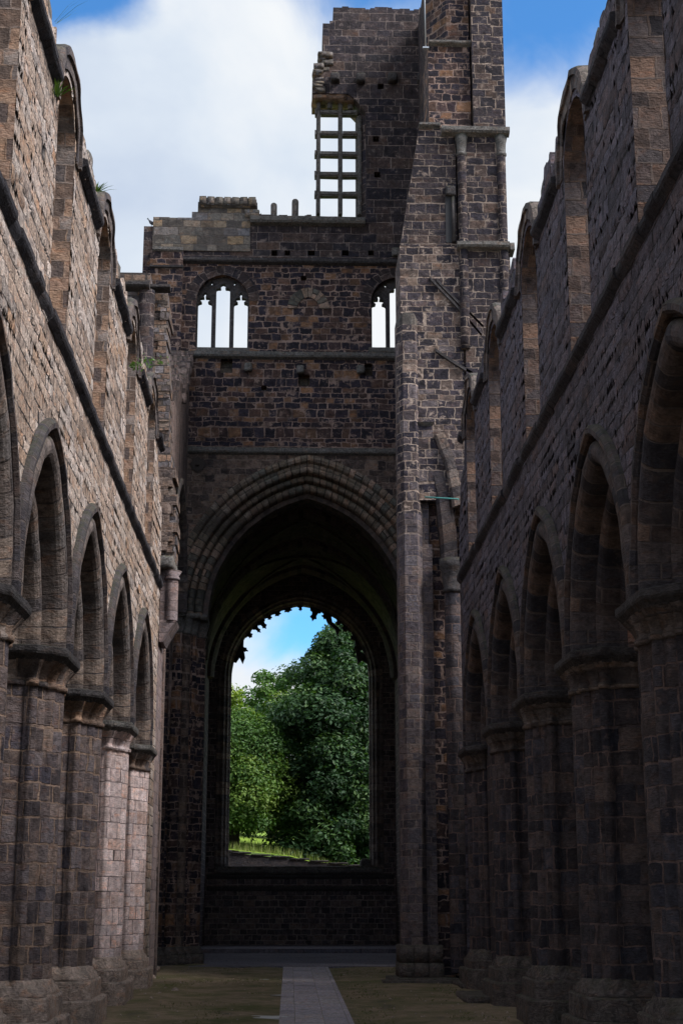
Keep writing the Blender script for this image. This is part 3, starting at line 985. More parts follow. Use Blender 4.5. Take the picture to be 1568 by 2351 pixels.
def make_pier(label, group, kind, x, y, z0):
    """kind: dict(trunk=, cap=, plinth=) materials"""
    root = thing('nave_pier', label, 'pier', (x, y, 0), group)
    L = (0, 0, 0)

    def part(mb, name, mat, par=root, **kw):
        return mb.build(name, mat, par, off=-Vector((x, y, 0)) if par is root else (0, 0, 0), **kw)
    sd = y * 1.7 + x
    mb = MB()
    zs = [1.1 + 0.22 * i for i in range(22)] + [5.92]
    mb.loft([ring_at(PO, z, 1.0, 0.022, sd) for z in zs], False, False)
    part(mb, 'shaft_cluster', kind['trunk'])
    # capital
    AB = lobes(0.96, 1.18, 0.42)
    mb = MB()
    neck = [ring_at(PO, 5.86, 1.02), ring_at(PO, 5.88, 1.06), ring_at(PO, 5.94, 1.06), ring_at(PO, 5.97, 1.01)]
    n = len(PO)
    rings = neck
    for j in range(1, 9):
        f = j / 8
        fl = f ** 1.7
        rr = []
        for k in range(n):
            ax, ay = AB[k]
            px, py_ = PO[k]
            scal = 1 - kind.get('flute', 0.05) * (abs(math.sin(k * PI * 24 / n)) ** 0.7 - 0.6) * (math.sin(f * PI * 0.55))
            x_ = (px * 1.01) * (1 - fl) + ax * 0.97 * fl
            y_ = (py_ * 1.01) * (1 - fl) + ay * 0.97 * fl
            rr.append((x_ * scal, y_ * scal, 5.97 + 0.30 * f + (0.03 * abs(math.sin(k * PI * 24 / n)) if j == 8 else 0)))
        rings.append(rr)
    mb.loft(rings, False, False)
    capo = part(mb, 'capital', kind['cap'], jit=0.012)
    mb = MB()
    mb.loft([ring_at(AB, 6.27, 0.95), ring_at(AB, 6.30, 0.97), ring_at(AB, 6.37, 1.035), ring_at(AB, 6.41, 1.05), ring_at(AB, 6.50, 1.05), ring_at(AB, 6.51, 1.03)], True, True, False)
    part(mb, 'abacus', kind['abacus'], capo, jit=0.012)
    # base and plinth
    mb = MB()
    PL = lobes(0.90, 1.08, 0.36)

    def blend(f, z, k=1.0):
        return [((px * (1 - f) + ax * f) * k, (py_ * (1 - f) + ay * f) * k, z) for (px, py_), (ax, ay) in zip(PO, PL)]
    mb.loft([blend(0.95, 0.97), blend(0.95, 1.02), blend(0.80, 1.05), blend(0.78, 1.09), blend(0.40, 1.13), blend(0.36, 1.18), blend(0.02, 1.22)], False, False)
    part(mb, 'base', kind['plinth'], jit=0.03)
    for k_, (hx, hy, ch, za, zb_) in enumerate(((1.07, 1.33, 0.40, z0 - 0.2, z0 + 0.50), (0.94, 1.16, 0.34, z0 + 0.50, 0.97))):
        o_ = oct_outline(hx, hy, ch)
        mb = MB()
        sq = lambda z, k, sd_: [(px * k + 0.03 * mnoise.noise(Vector((px * 2 + sd_, py_ * 2, z))), py_ * k + 0.03 * mnoise.noise(Vector((py_ * 2, px * 2 + sd_, z))), z + (0.035 * mnoise.noise(Vector((px * 1.5 + sd_, py_ * 1.5, 7))) if z > za else 0)) for px, py_ in o_]
        mb.loft([sq(za, 1, sd), sq(za + (zb_ - za) * 0.5, 1.0, sd), sq(zb_ - 0.035, 0.995, sd), sq(zb_, 0.965, sd)], False, True, False)
        part(mb, 'plinth', kind['plinth'], jit=0.015)
    return root


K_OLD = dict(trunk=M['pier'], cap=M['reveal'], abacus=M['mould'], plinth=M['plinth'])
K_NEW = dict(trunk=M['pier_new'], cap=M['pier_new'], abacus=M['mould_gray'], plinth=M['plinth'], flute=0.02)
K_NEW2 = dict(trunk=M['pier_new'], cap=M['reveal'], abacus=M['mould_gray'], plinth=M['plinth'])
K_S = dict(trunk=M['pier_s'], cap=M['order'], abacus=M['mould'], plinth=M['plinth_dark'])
NP = [(15.6, K_OLD, 'left pier beside the camera, out past the picture edge'),
      (20.9, K_OLD, 'nearest pier of the left arcade, its capital cut by the left picture edge'),
      (26.15, K_OLD, 'sooty clustered pier with an eroded orange capital, in the lower left corner'),
      (31.5, K_OLD, 'dark clustered pier with a fluted orange capital, just before the two pale piers'),
      (36.9, K_NEW, 'pale pinkish renewed pier with a plain capital, between the dark piers and its pale twin'),
      (42.3, K_NEW2, 'pale pinkish pier with a fluted brown capital, last of the left arcade')]
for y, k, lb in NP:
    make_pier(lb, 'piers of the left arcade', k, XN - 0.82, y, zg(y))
SP = [(15.6, 'right pier beside the camera, out past the picture edge'),
      (20.9, 'dark shaded clustered pier with a big fluted capital, cut by the right picture edge'),
      (26.15, 'dark shaded clustered pier in the lower right, second from the right picture edge'),
      (31.5, 'dark shaded clustered pier with a squat brown capital, in the middle of the right row'),
      (36.9, 'dark shaded clustered pier next before the low niche in the right arcade'),
      (42.3, 'narrowest and farthest dark shaded pier of the right arcade, beyond the low niche')]
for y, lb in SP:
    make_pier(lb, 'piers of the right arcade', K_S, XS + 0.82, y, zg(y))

# wall blocking the last south arch, with a small round-headed niche
root = thing('screen_wall', 'low masonry wall filling the far right arch, with a small arched niche', 'wall', (5.3, 39.6, 0))
mb = MB()
rv = MB()
nh = 0.45
op = [(39.75 - nh, 39.75 + nh, lambda u: 0.62, lambda u: 3.1 + arch_at(u - 39.75, nh, 0.001))]
slab(mb, 'x', 5.25, 5.65, grid(37.6, 41.6, 0.4, [39.75 + nh * math.cos(q * PI / 10) for q in range(11)]), 0.0, lambda u: 7.3 - 0.15 * hsh(int(u * 3)), op, reveal=rv)
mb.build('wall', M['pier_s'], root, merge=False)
mb = MB()
mb.box(5.66, 5.95, 37.6, 41.6, 0.0, 7.0)
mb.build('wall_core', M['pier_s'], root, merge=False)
rv.build('niche', M['reveal'], root, merge=False)

# ------------------------------------------------------------------ aisles (outer walls and roofs over the vaults)
for X, lb in ((XN, 'plain outer wall and roof of the left aisle, dim behind the arches'), (XS, 'plain outer wall and roof of the right aisle, dim behind the arches')):
    s_ = 1 if X > 0 else -1
    xo = X + s_ * 6.2
    root = thing('aisle', lb, 'aisle', (xo, 22, 0))
    mb = MB()
    ops = [(yc - 0.55, yc + 0.55, lambda u: 2.6, lambda u, yc=yc: 5.2 + arch_at(u - yc, 0.55, 0.001)) for yc in [(a + b) / 2 for a, b in zip(PIER_Y, PIER_Y[1:])]]
    slab(mb, 'x', xo, xo + s_ * 1.1, grid(PIER_Y[0], 44, 0.8, [yc + 0.55 * math.cos(q * PI / 8) for yc in [(a + b) / 2 for a, b in zip(PIER_Y, PIER_Y[1:])] for q in range(9)]), -0.1, 7.6, ops)
    mb.build('wall', M['ochre'], root, merge=False)
    mb = MB()
    x0, x1 = X + s_ * (THK + 0.01), xo + s_ * 1.4
    P0, P1 = (x0, 10.9), (x1, 7.8)
    Q0, Q1 = (x0, 10.5), (x1, 7.61)
    a, b = PIER_Y[0], 43.6
    mb.poly([(P0[0], a, P0[1]), (P0[0], b, P0[1]), (P1[0], b, P1[1]), (P1[0], a, P1[1])])
    mb.poly([(Q0[0], a, Q0[1]), (Q1[0], a, Q1[1]), (Q1[0], b, Q1[1]), (Q0[0], b, Q0[1])])
    for yy in (a, b):
        mb.poly([(P0[0], yy, P0[1]), (P1[0], yy, P1[1]), (Q1[0], yy, Q1[1]), (Q0[0], yy, Q0[1])])
    mb.poly([(P1[0], a, P1[1]), (P1[0], b, P1[1]), (Q1[0], b, Q1[1]), (Q1[0], a, Q1[1])])
    mb.build('roof', M['slate'], root, merge=False)

# ------------------------------------------------------------------ tower: east wall over the chancel arch
YT = 54.5
CXA = 0.54                                   # axis of the chancel arch
CA, CSPR = 1.06, 12.5
tower = thing('tower_wall', 'tall ruined tower wall above the great arch, with tracery windows and broken top', 'tower wall', (CXA, YT, 0))
T = lambda u, v: at(u, v, YT)
tops = [(326, 515), (352, 499), (441, 485), (455, 462), (462, 455), (578, 455), (589, 462), (590.5, 488), (600, 491), (640, 490), (660, 493), (700, 491), (717, 493)]
SX0, SILL = T(717, 497)
LINT = T(760, 213)[1]
top_steps = [(T(u, v)[0], T(u, v)[1]) for u, v in tops]
right_steps = [(T(u, v)[0], T(u, v)[1]) for u, v in ((717, 184), (722, 150), (735, 120), (741, 52), (757, 44), (765, 13), (800, 16), (850, 14), (900, 18), (950, 16))]
right_steps.append((8.3, T(976, 16)[1]))


def t_top(u):
    z = top_steps[0][1]
    for x, zz in top_steps:
        if u >= x:
            z = zz
    for x, zz in right_steps:
        if u >= x - 1e-4:
            z = zz
    return z + 0.07 * (hsh(math.floor(u / 0.45), 9) - 0.5) * 2


TW = T(852, 600)[0]
XR1 = 7.6
a_ext = 4.72
wl0, wl1 = T(454, 797)[0], T(564, 797)[0]
wlc, whw = (wl0 + wl1) / 2, (wl1 - wl0) / 2 + 0.10
wsp = T(512, 690)[1]
wr0 = T(858, 797)[0]
wrc = wr0 + whw - 0.1
WS = T(512, 797)[1]
big0, big1 = T(716, 300)[0], T(840, 300)[0]
holes_hi = []
for (u, v, w_, h_) in ((630, 580, .22, .24), (660, 580, .2, .22), (715, 580, .26, .2), (793, 580, .26, .22), (852, 580, .22, .22), (697, 638, .22, .2), (698, 872, .42, .45), (606, 890, .2, .2), (846, 848, .3, .5), (520, 838, .45, .6)):
    x, z = T(u, v)
    holes_hi.append((x - w_ / 2, x + w_ / 2, z - h_ / 2, z + h_ / 2))
for (u, v) in ((985, 400), (988, 318)):
    pass
for (u, v) in ((988 - 125, 318), (990 - 124, 400), (998 - 124, 197)):
    x, z = T(u, v)
    holes_hi.append((x - .12, x + .12, z - .12, z + .12))


def mk(o):
    return (o[0], o[1], lambda u, o=o: o[2], lambda u, o=o: o[3])


front_ops = [mk(h) for h in holes_hi]
win_ops = [(wlc - whw, wlc + whw, lambda u: WS, lambda u: wsp + arch_at(u - wlc, whw, 0.05)),
           (wrc - whw, wrc + whw, lambda u: WS, lambda u: wsp + arch_at(u - wrc, whw, 0.05)),
           (big0, big1, lambda u: SILL, lambda u: LINT - 0.0 * u - max(0.0, (u - (big1 - 0.75))) ** 1.5 * 1.3)]


def t_bot(u):
    if abs(u - CXA) < a_ext:
        return CSPR + arch_at(u - CXA, a_ext, CA)
    return 0.3


ex = [CXA + x for x, h in arch(a_ext, CA, 20)] + [h for o in holes_hi for h in o[:2]] + [x for x, z in top_steps + right_steps]
ex += [c + whw * math.cos(q * PI / 14) for c in (wlc, wrc) for q in range(15)] + [big0, big1, big1 - 0.75, big1 - .5, big1 - .25]
us = grid(-5.8, XR1, 0.45, ex)
# three bands of masonry on the front skin, one backing wall behind
z_str, z_corn = T(660, 1030)[1], T(660, 597)[1]
z_mid = T(660, 812)[1]
Zc = lambda f, lo, hi: (lambda u: min(max(f(u), lo), hi))
rvb = MB()
for lo, hi, mname in ((0.0, z_str, 'tower_low'), (z_str, z_mid, 'tower'), (z_mid, z_corn, 'tower'), (z_corn, 99, 'tower_top')):
    mb = MB()
    o_ = []
    for q in front_ops + win_ops:
        m_ = (q[0] + q[1]) / 2
        if q[3](m_) > lo and q[2](m_) < hi:
            o_.append((q[0], q[1], (lambda u, q=q: min(max(q[2](u), lo), hi)), (lambda u, q=q: min(max(q[3](u), lo), hi))))
    slab(mb, 'y', YT, YT + 0.45, us, Zc(t_bot, lo, hi), Zc(t_top, lo, hi), o_, step_top=True, ends=True)
    mb.build('wall', M[mname], tower, merge=False)
mb = MB()
rear_ops = [(a - 0.14, b + 0.14, lo, (lambda u, c=(a + b) / 2: wsp + 0.75 + arch_at(u - c, whw + 0.14, 0.05))) for a, b, lo, hi in win_ops[:2]] + win_ops[2:]
us = grid(-5.8, XR1, 0.45, ex + [c + (whw + 0.14) * math.cos(q * PI / 14) for c in (wlc, wrc) for q in range(15)])
slab(mb, 'y', YT + 0.451, YT + 1.7, us, t_bot, t_top, rear_ops, step_top=True)
mb.build('wall_core', M['tower_gray'], tower, merge=False)
# parapet facing of newer grey stone at the left top
mb = MB()
x0, x1 = T(352, 520)[0], T(575, 520)[0]
slab(mb, 'y', YT - 0.05, YT - 0.003, grid(x0, x1, 0.3, [x for x, z in top_steps]), T(400, 575)[1], lambda u: t_top(u) - 0.02, step_top=True)
mb.build('parapet', M['tower_gray'], tower, merge=False)
mb = MB()                                    # little turret block standing on the parapet
xa, za = T(456, 478)
xb, zb_ = T(588, 462)
mb.rough(xa, xb, YT - 0.12, YT + 1.2, za, T(520, 455)[1], 0.05, 0.25, 0.05)
for i in range(7):
    xx = xa + (xb - xa) * i / 7
    mb.rough(xx + 0.02, xx + (xb - xa) / 7 - 0.01, YT - 0.17, YT + 1.0, T(500, 474)[1], T(500, 453 + 2 * hsh(i))[1], 0.018, 0.2, 0.02, i)
mb.rough(T(590, 500)[0] - 0.5, T(596, 500)[0], YT - 0.1, YT + 0.8, SILL - 0.1, T(590, 480)[1], 0.05, 0.2, 0.05, 3)
mb.build('turret_block', M['tower_gray'], tower)
# left clasping buttress with mouldings
mb = MB()
mb.box(T(345, 640)[0], T(420, 640)[0], YT - 0.22, YT - 0.002, 12.0, T(380, 580)[1])
mb.build('buttress', M['tower'], tower)


def course(name, u0, u1, v, h, proj, mat, par=tower, Y=YT, jit=0.02):
    x0, z = at(u0, v, Y)
    x1, _ = at(u1, v, Y)
    mb = MB()
    xs_ = grid(x0, x1, 0.35)
    for i, (a, b) in enumerate(zip(xs_, xs_[1:])):
        pr = [(Y, z - h / 2 - 0.06), (Y - proj * 0.8, z - h / 2), (Y - proj, z - h / 4), (Y - proj, z + h / 4), (Y, z + h / 2)]
        for q0, q1 in zip(pr, pr[1:]):
            mb.poly([(a, q0[0], q0[1]), (b, q0[0], q0[1]), (b, q1[0], q1[1]), (a, q1[0], q1[1])])
        for e in (a, b):
            mb.poly([(e, q[0], q[1]) for q in pr])
    return mb.build(name, mat, par, jit=jit)


course('string_course', 420, 1000, 1032, 0.24, 0.16, M['mould_gray'])
course('string_course', 440, 1000, 812, 0.26, 0.20, M['mould_gray'])
course('cornice', 420, 1000, 596, 0.20, 0.20, M['mould'])
course('cornice', 352, 421, 575, 0.22, 0.30, M['mould_gray'])
course('cornice', 345, 421, 616, 0.14, 0.30, M['mould'])
course('sill', 575, 838, 505, 0.32, 0.28, M['mould_gray'])
course('sill', 452, 572, 803, 0.22, 0.10, M['mould_gray'])
course('sill', 846, 960, 803, 0.22, 0.10, M['mould_gray'])
# corbels under the tower top
for (u, v) in ((769, 182), (828, 184), (900, 183), (968, 184)):
    x, z = T(u, v)
    mb = MB()
    mb.rough(x - 0.19, x + 0.19, YT - 0.34, YT + 0.1, z - 0.17, z + 0.19, 0.08, 0.1, 0.03, u)
    mb.build('corbel', M['mould'], tower)
for (u, v) in ((570, 845), (690, 850), (828, 850), (908, 580)):
    x, z = T(u, v)
    mb = MB()
    mb.rough(x - 0.15, x + 0.15, YT - 0.22, YT + 0.1, z - 0.16, z + 0.16, 0.06, 0.1, 0.03, u)
    mb.build('corbel', M['mould_gray'], tower)
# ragged broken masonry on the left edge of the tower top
mb = MB()
for i in range(26):
    v = 120 + i * 3.5
    u = (733 if v < 148 else 721) + random.uniform(-4, 8)
    x, z = T(u, v)
    mb.rough(x, x + random.uniform(0.3, 0.55), YT + random.uniform(-0.12, 0.05), YT + random.uniform(0.7, 1.4), z - random.uniform(0.06, 0.12), z + random.uniform(0.07, 0.16), 0.04, 0.14, 0.05, i)
mb.build('broken_edge', M['tower_gray'], tower)
# lintel fragment
x0, z0 = T(722, 216)
x1, z1 = T(790, 205)
mb = MB()
mb.rough(x0 - .1, x1 + 0.1, YT + 0.05, YT + 1.1, z0 - 0.12, z1 + 0.05, 0.05, 0.2, 0.05)
mb.rough(T(778, 225)[0], T(818, 225)[0], YT + 0.1, YT + 0.9, T(778, 225)[1], T(778, 208)[1], 0.05, 0.2, 0.04)
mb.build('lintel', M['reveal'], tower)
# the splayed jamb of the big window
mb = MB()
xj0, xj1 = T(820, 300)[0], T(846, 300)[0]
zj0, zj1 = SILL + 0.01, T(820, 235)[1]
mb.poly([(xj1 + 0.1, YT - 0.004, zj0), (xj1 + 0.1, YT - 0.004, zj1), (xj0, YT + 0.75, zj1), (xj0, YT + 0.75, zj0)])
mb.poly([(xj0, YT + 0.75, zj0), (xj0, YT + 0.75, zj1), (xj0, YT + 1.7, zj1), (xj0, YT + 1.7, zj0)])
mb.build('window_jamb', M['tower_top'], tower)
# grid of stone mullions and transoms
ym = YT + 0.55
mw = 0.17


def bar(mb, x0, x1, z0, z1, d=0.26):
    mb.box(x0, x1, ym - d / 2, ym + d / 2, z0, z1)
    if (z1 - z0) > (x1 - x0):                 # worn chamfer strips
        mb.box(x0 + 0.06, x1 - 0.06, ym - d / 2 - 0.06, ym + d / 2 + 0.06, z0, z1)
    else:
        mb.box(x0, x1, ym - d / 2 - 0.05, ym + d / 2 + 0.05, z0 + 0.05, z1 - 0.05)


def ytr(v):
    return at(770, v, ym)[1]


lat = thing('x', '', '', (0, 0, 0))
bpy.data.objects.remove(lat)
mb0 = MB()
wx = [at(731, 300, ym)[0], at(781, 300, ym)[0], at(820, 300, ym)[0]]
for x, vtop in ((wx[0], 222), (wx[1], 228), (wx[2] + 0.08, 268)):
    mb = MB()
    bar(mb, x - mw / 2, x + mw / 2, ytr(494), ytr(vtop))
    mb.build('mullion', M['mould_gray'], tower, jit=0.02)
for x in (at(757, 300, ym)[0], at(804, 300, ym)[0]):
    mb = MB()
    bar(mb, x - 0.10, x + 0.10, ytr(258) + 0.12, ytr(222))
    mb.build('mullion', M['mould_gray'], tower, jit=0.02)
for v in (260, 308, 355, 402, 447):
    mb = MB()
    z = ytr(v)
    bar(mb, wx[0] - 0.14, wx[0] - mw / 2 - 0.001, z - 0.10, z + 0.10)
    bar(mb, wx[0] + mw / 2 + 0.001, wx[1] - mw / 2 - 0.001, z - 0.10, z + 0.10)
    bar(mb, wx[1] + mw / 2 + 0.001, wx[2] + 0.08 - mw / 2 - .001, z - 0.10, z + 0.10)
    mb.build('transom', M['mould_gray'], tower, jit=0.02)
for u, v in ((629, 466), (678, 457)):           # stumps of lost mullions on the sill
    x, z = at(u, v, ym)
    mb = MB()
    mb.loft([[(x + a * k, ym + b * k, zz) for a, b in ((-.13, 0), (-.06, -.13), (.06, -.13), (.13, 0), (.06, .13), (-.06, .13))] for zz, k in ((SILL - 0.1, 1), (z - 0.1, 0.95), (z - 0.03, 0.8), (z, 0.4))], True, True, False)
    mb.build('mullion_stump', M['mould_gray'], tower, jit=0.04)


# two three-light windows with cusped heads
def light(cx, hw, z0, zs, pts):
    R_ = [(cx + hw * a, zs + hw * b) for a, b in pts]
    L_ = [(cx - hw * a, zs + hw * b) for a, b in reversed(pts) if a > 0]
    return [(cx + hw, z0)] + R_ + L_ + [(cx - hw, z0)]


SIDE = [(1, 0), (0.96, 0.16), (0.8, 0.28), (0.55, 0.34), (0.44, 0.45), (0.55, 0.58), (0.76, 0.72), (0.78, 0.92), (0.62, 1.06), (0.30, 1.1), (0.10, 1.1), (0.10, 1.3), (0.32, 1.58), (0.16, 1.74), (0, 1.95)]
MIDL = [(1, 0), (0.94, 0.2), (0.75, 0.28), (0.45, 0.28), (0.30, 0.36), (0.36, 0.5), (0.38, 0.7), (0.28, 0.9), (0, 1.02)]
yw = YT + 0.35
dep = 0.24
for c in (wlc, wrc):
    k = yw / YT
    ccx = c
    hwl = 0.265
    outer = [(ccx - whw - 0.05, WS - 0.1)] + [(ccx + s_ * 1.03, wsp + h * 1.03) for s_, h in arch(whw, 0.05, 12)] + [(ccx + whw + 0.05, WS - 0.1)]
    pit = 0.685
    zs_s, zs_m = WS + 1.80, WS + 2.40
    hs = [light(ccx - pit, hwl, WS + 0.04, zs_s, SIDE), light(ccx, hwl, WS + 0.04, zs_m, MIDL), light(ccx + pit, hwl, WS + 0.04, zs_s, SIDE)]
    for sx in (-1, 1):
        hs.append([(ccx + sx * 0.42, zs_m + 0.20), (ccx + sx * 0.50, zs_m + 0.30), (ccx + sx * 0.44, zs_m + 0.36), (ccx + sx * 0.40, zs_m + 0.34)])
    plate('tracery', outer, hs, dep, ('y', yw), M['mould'], tower)
    vb = MB()                                   # voussoirs round the window head
    sweep(vb, [(whw + 0.005, YT + 0.03), (whw + 0.005, YT - 0.012), (whw + 0.40, YT - 0.012), (whw + 0.40, YT + 0.03)], 0.05, c, wsp, 'y', n=12)
    vb.build('voussoirs', M['tower_top'], tower)
# blind arch between them
vb = MB()
bx, bz = T(708, 700)
sweep(vb, [(0.42, YT + 0.03), (0.42, YT - 0.05), (0.80, YT - 0.05), (0.80, YT + 0.03)], 0.05, bx, bz - 0.15, 'y', n=10)
vb.build('voussoirs', M['order_tower'], tower)
# iron tie plate
x, z = T(454, 1066)
mb = MB()
mb.poly([(x - 0.32, YT - 0.04, z), (x, YT - 0.04, z - 0.32), (x + 0.32, YT - 0.04, z), (x, YT - 0.04, z + 0.32)])
mb.box(x - 0.22, x + 0.22, YT - 0.03, YT - 0.001, z - 0.22, z + 0.22)
mb.tube([(x, YT - 0.14, z), (x, YT, z)], 0.07, 8)
mb.build('tie_plate', M['iron'], tower)

# chancel arch rings
E_ = lambda d: YT + d
rings = [('hood_mould', 'order_tower', [(5.03, YT + .01), (5.02, YT - 0.12), (4.90, YT - 0.18), (4.80, YT - 0.15), (4.74, YT - 0.04), (4.73, YT + .02)]),
         ('arch_ring', 'order_tower', [(4.73, YT - 0.02), (4.62, YT - 0.03)] + [(4.50 + 0.12 * math.cos(q), YT + 0.02 - 0.12 * math.sin(q)) for q in (PI * j / 6 for j in range(7))] + [(4.37, YT + 0.12), (4.35, YT + 0.28)]),
         ('arch_ring', 'order_tower', [(4.36, YT + 0.25)] + [(4.24 + 0.11 * math.cos(q), YT + 0.28 - 0.11 * math.sin(q)) for q in (PI * j / 6 for j in range(7))] + [(4.12, YT + 0.34), (4.10, YT + 0.50)]),
         ('arch_ring', 'order_tower', [(4.11, YT + 0.48)] + [(3.96 + 0.14 * math.cos(q), YT + 0.52 - 0.14 * math.sin(q)) for q in (PI * j / 6 for j in range(7))] + [(3.80, YT + 0.58), (3.78, YT + 1.6)]),
         ('arch_soffit', 'vault', [(3.80, YT + 0.80), (3.62, YT + 0.84), (3.60, YT + 1.75), (4.3, YT + 1.76)])]
for nm, mt, pr in rings:
    mb = MB()
    sweep(mb, pr, CA, CXA, CSPR, 'y', n=26, smooth=False)
    mb.build(nm, M[mt], tower, jit=0.02)

# ------------------------------------------------------------------ crossing piers on the east side
for sx, lb in ((-1, 'black shafted crossing pier left of the great arch, with a mossy carved capital'), (1, 'black crossing pier right of the great arch, hidden behind the tall octagonal pier')):
    X0 = CXA + sx * 3.80
    root = thing('crossing_pier', lb, 'pier', (X0 + sx * 0.8, YT, 0), 'crossing piers beside the great arch')
    mb = MB()
    a, b = sorted((X0 + sx * 0.75, X0 + sx * 1.75))
    mb.box(a, b, YT - 0.50, YT - 0.002, 0.3, 12.0)
    a, b = sorted((X0 + sx * 0.28, X0 + sx * 2.4))
    mb.box(a, b, YT + 0.002, YT + 1.6, 0.3, 12.0)
    mb.build('core', M['tower'], root)
    for (ox, oy, r) in ((0.12, 0.75, 0.27), (0.34, 0.20, 0.20), (0.55, -0.12, 0.20), (0.80, -0.42, 0.2), (1.35, -0.52, 0.30)):
        mb = MB()
        cx_, cy_ = X0 + sx * ox, YT + oy
        mb.loft([[(cx_ + r * math.cos(q), cy_ + r * math.sin(q), z) for q in (2 * PI * k / 16 for k in range(16))] for z in [0.9 + 0.5 * i for i in range(22)] + [11.85]], False, False)
        mb.build('shaft', M['tower'] if ox != 0.55 else M['tower_low'], root)
        cb = MB()
        cb.loft([[(cx_ + k_ * r * math.cos(q), cy_ + k_ * r * math.sin(q), z) for q in (2 * PI * k / 16 for k in range(16))] for z, k_ in ((11.72, 1.0), (11.74, 1.14), (11.80, 1.14), (11.83, 1.02), (12.05, 1.25), (12.28, 1.45))], False, False)
        cb.build('capital', M['mould_gray'], root, jit=0.02)
        bb = MB()
        bb.loft([[(cx_ + k_ * r * math.cos(q), cy_ + k_ * r * math.sin(q), z) for q in (2 * PI * k / 16 for k in range(16))] for z, k_ in ((0.70, 1.5), (0.78, 1.5), (0.84, 1.2), (0.92, 1.2), (0.97, 1.0))], True, False)
        bb.rough(cx_ - r * 1.6, cx_ + r * 1.6, cy_ - r * 1.6, cy_ + r * 1.6, 0.32, 0.72, 0.05, 0.15, 0.03, ox)
        bb.build('base', M['plinth_dark'], root)
    ab = MB()
    for (xa, xb, ya, yb) in ((-0.22, 0.45, -0.02, 1.62), (0.02, 0.95, -0.34, 0.5), (0.5, 1.75, -0.80, -0.10)):
        a, b = sorted((X0 + sx * xa, X0 + sx * xb))
        ab.rough(a, b, YT + ya, YT + yb, 12.28 - 0.02 * xa, 12.50 - 0.013 * xb, 0.04, 0.2, 0.015, xa)
    ab.build('abacus', M['mould_gray'], root)

# ------------------------------------------------------------------ north side of the crossing
root = thing('crossing_wall', 'eroded streaked wall edge with a tall arch, left of the great arch', 'wall', (XN, 50.4, 0))
ac, aa = 50.6, 3.3


def nzb(u):
    return 12.4 + arch_at(u - ac, aa, 0.9) if abs(u - ac) < aa else 0.3


mb = MB()
slab(mb, 'x', XN, XN - 1.7, grid(46.9, YT - 0.003, 0.3, [ac + x for x, h in arch(aa, 0.9, 14)]), nzb, lambda u: 17.6 + (u - 46.9) * 0.62 + 0.25 * hsh(int(u * 3), 2), step_top=True)
mb.build('wall', M['eroded'], root, merge=False)
mb = MB()
sweep(mb, [(3.30, XN + 0.12), (3.24, XN + 0.18), (3.08, XN + 0.18), (3.0, XN + 0.05), (2.98, XN - 0.35), (2.75, XN - 0.4), (2.70, XN - 1.3), (3.3, XN - 1.69)], 0.9, ac, 12.4, 'x', n=18)
mb.build('arch_ring', M['order'], root, jit=0.02)
for i in range(5):
    y = 50.9 + i * 0.75
    mb = MB()
    z = 19.9 + i * 0.5
    mb.rough(XN - 0.75, XN + 0.16, y, y + 0.14, z - 0.6 + 0.1 * i, z + 0.45, 0.02, 0.2, 0.03, i)
    mb.build('broken_slab', M['eroded'], root)

root = thing('ruined_pier', 'jagged ruined crossing pier rising past the far end of the left wall', 'pier', (-4.6, 46, 0))
mb = MB()
YR = 46.4
blk = [(345, 385), (650, 1270)]
# body
mb.box(-5.9, -4.55, YR - 1.3, YR + 0.5, 0.3, at(330, 662, YR)[1])
mb.build('core', M['rubble'], root)
mb = MB()
v = 662.0
i = 0
while v < 1290:
    hgt = random.uniform(14, 24)
    f = (v - 662) / 600
    ue = 386 + 12 * math.sin(f * 9) * 0.35 + 16 * f - (6 if 0.12 < f < 0.3 else 0) + random.uniform(-3, 3)
    x1, z1 = at(ue, v, YR - 0.6)
    _, z0 = at(ue, v + hgt, YR - 0.6)
    x0 = -4.62
    if x1 > x0 + 0.25:
        n_ = 1 if random.random() < 0.45 else 2
        cut = x0 + (x1 - x0) * random.uniform(0.35, 0.6)
        for (a, b) in ([(x0, x1)] if n_ == 1 else [(x0, cut), (cut + 0.004, x1)]):
            mb.box(a, b, YR - 0.85 + random.choice((0, 0, 0, 0.04, -0.03)), YR + random.uniform(0.1, 0.5), z0 + 0.003, z1)
            i += 1
    v += hgt
mb.build('broken_courses', M['rubble'], root, jit=0.05, merge=False)
mb = MB()
cx_, cy_, r = at(333, 800, YR - 1.2)[0], YR - 1.2, 0.26
mb.loft([[(cx_ + r * math.cos(q), cy_ + r * math.sin(q), z) for q in (2 * PI * k / 14 for k in range(14))] for z in [10 + 0.5 * j for j in range(23)] + [at(333, 668, YR - 1.2)[1]]], False, True)
mb.build('shaft', M['tower_top'], root)
course('cap_mould', 290, 345, 658, 0.2, 0.35, M['mould'], root, YR - 1.3)
course('cap_mould', 345, 392, 662, 0.16, 0.3, M['mould'], root, YR - 1.0)
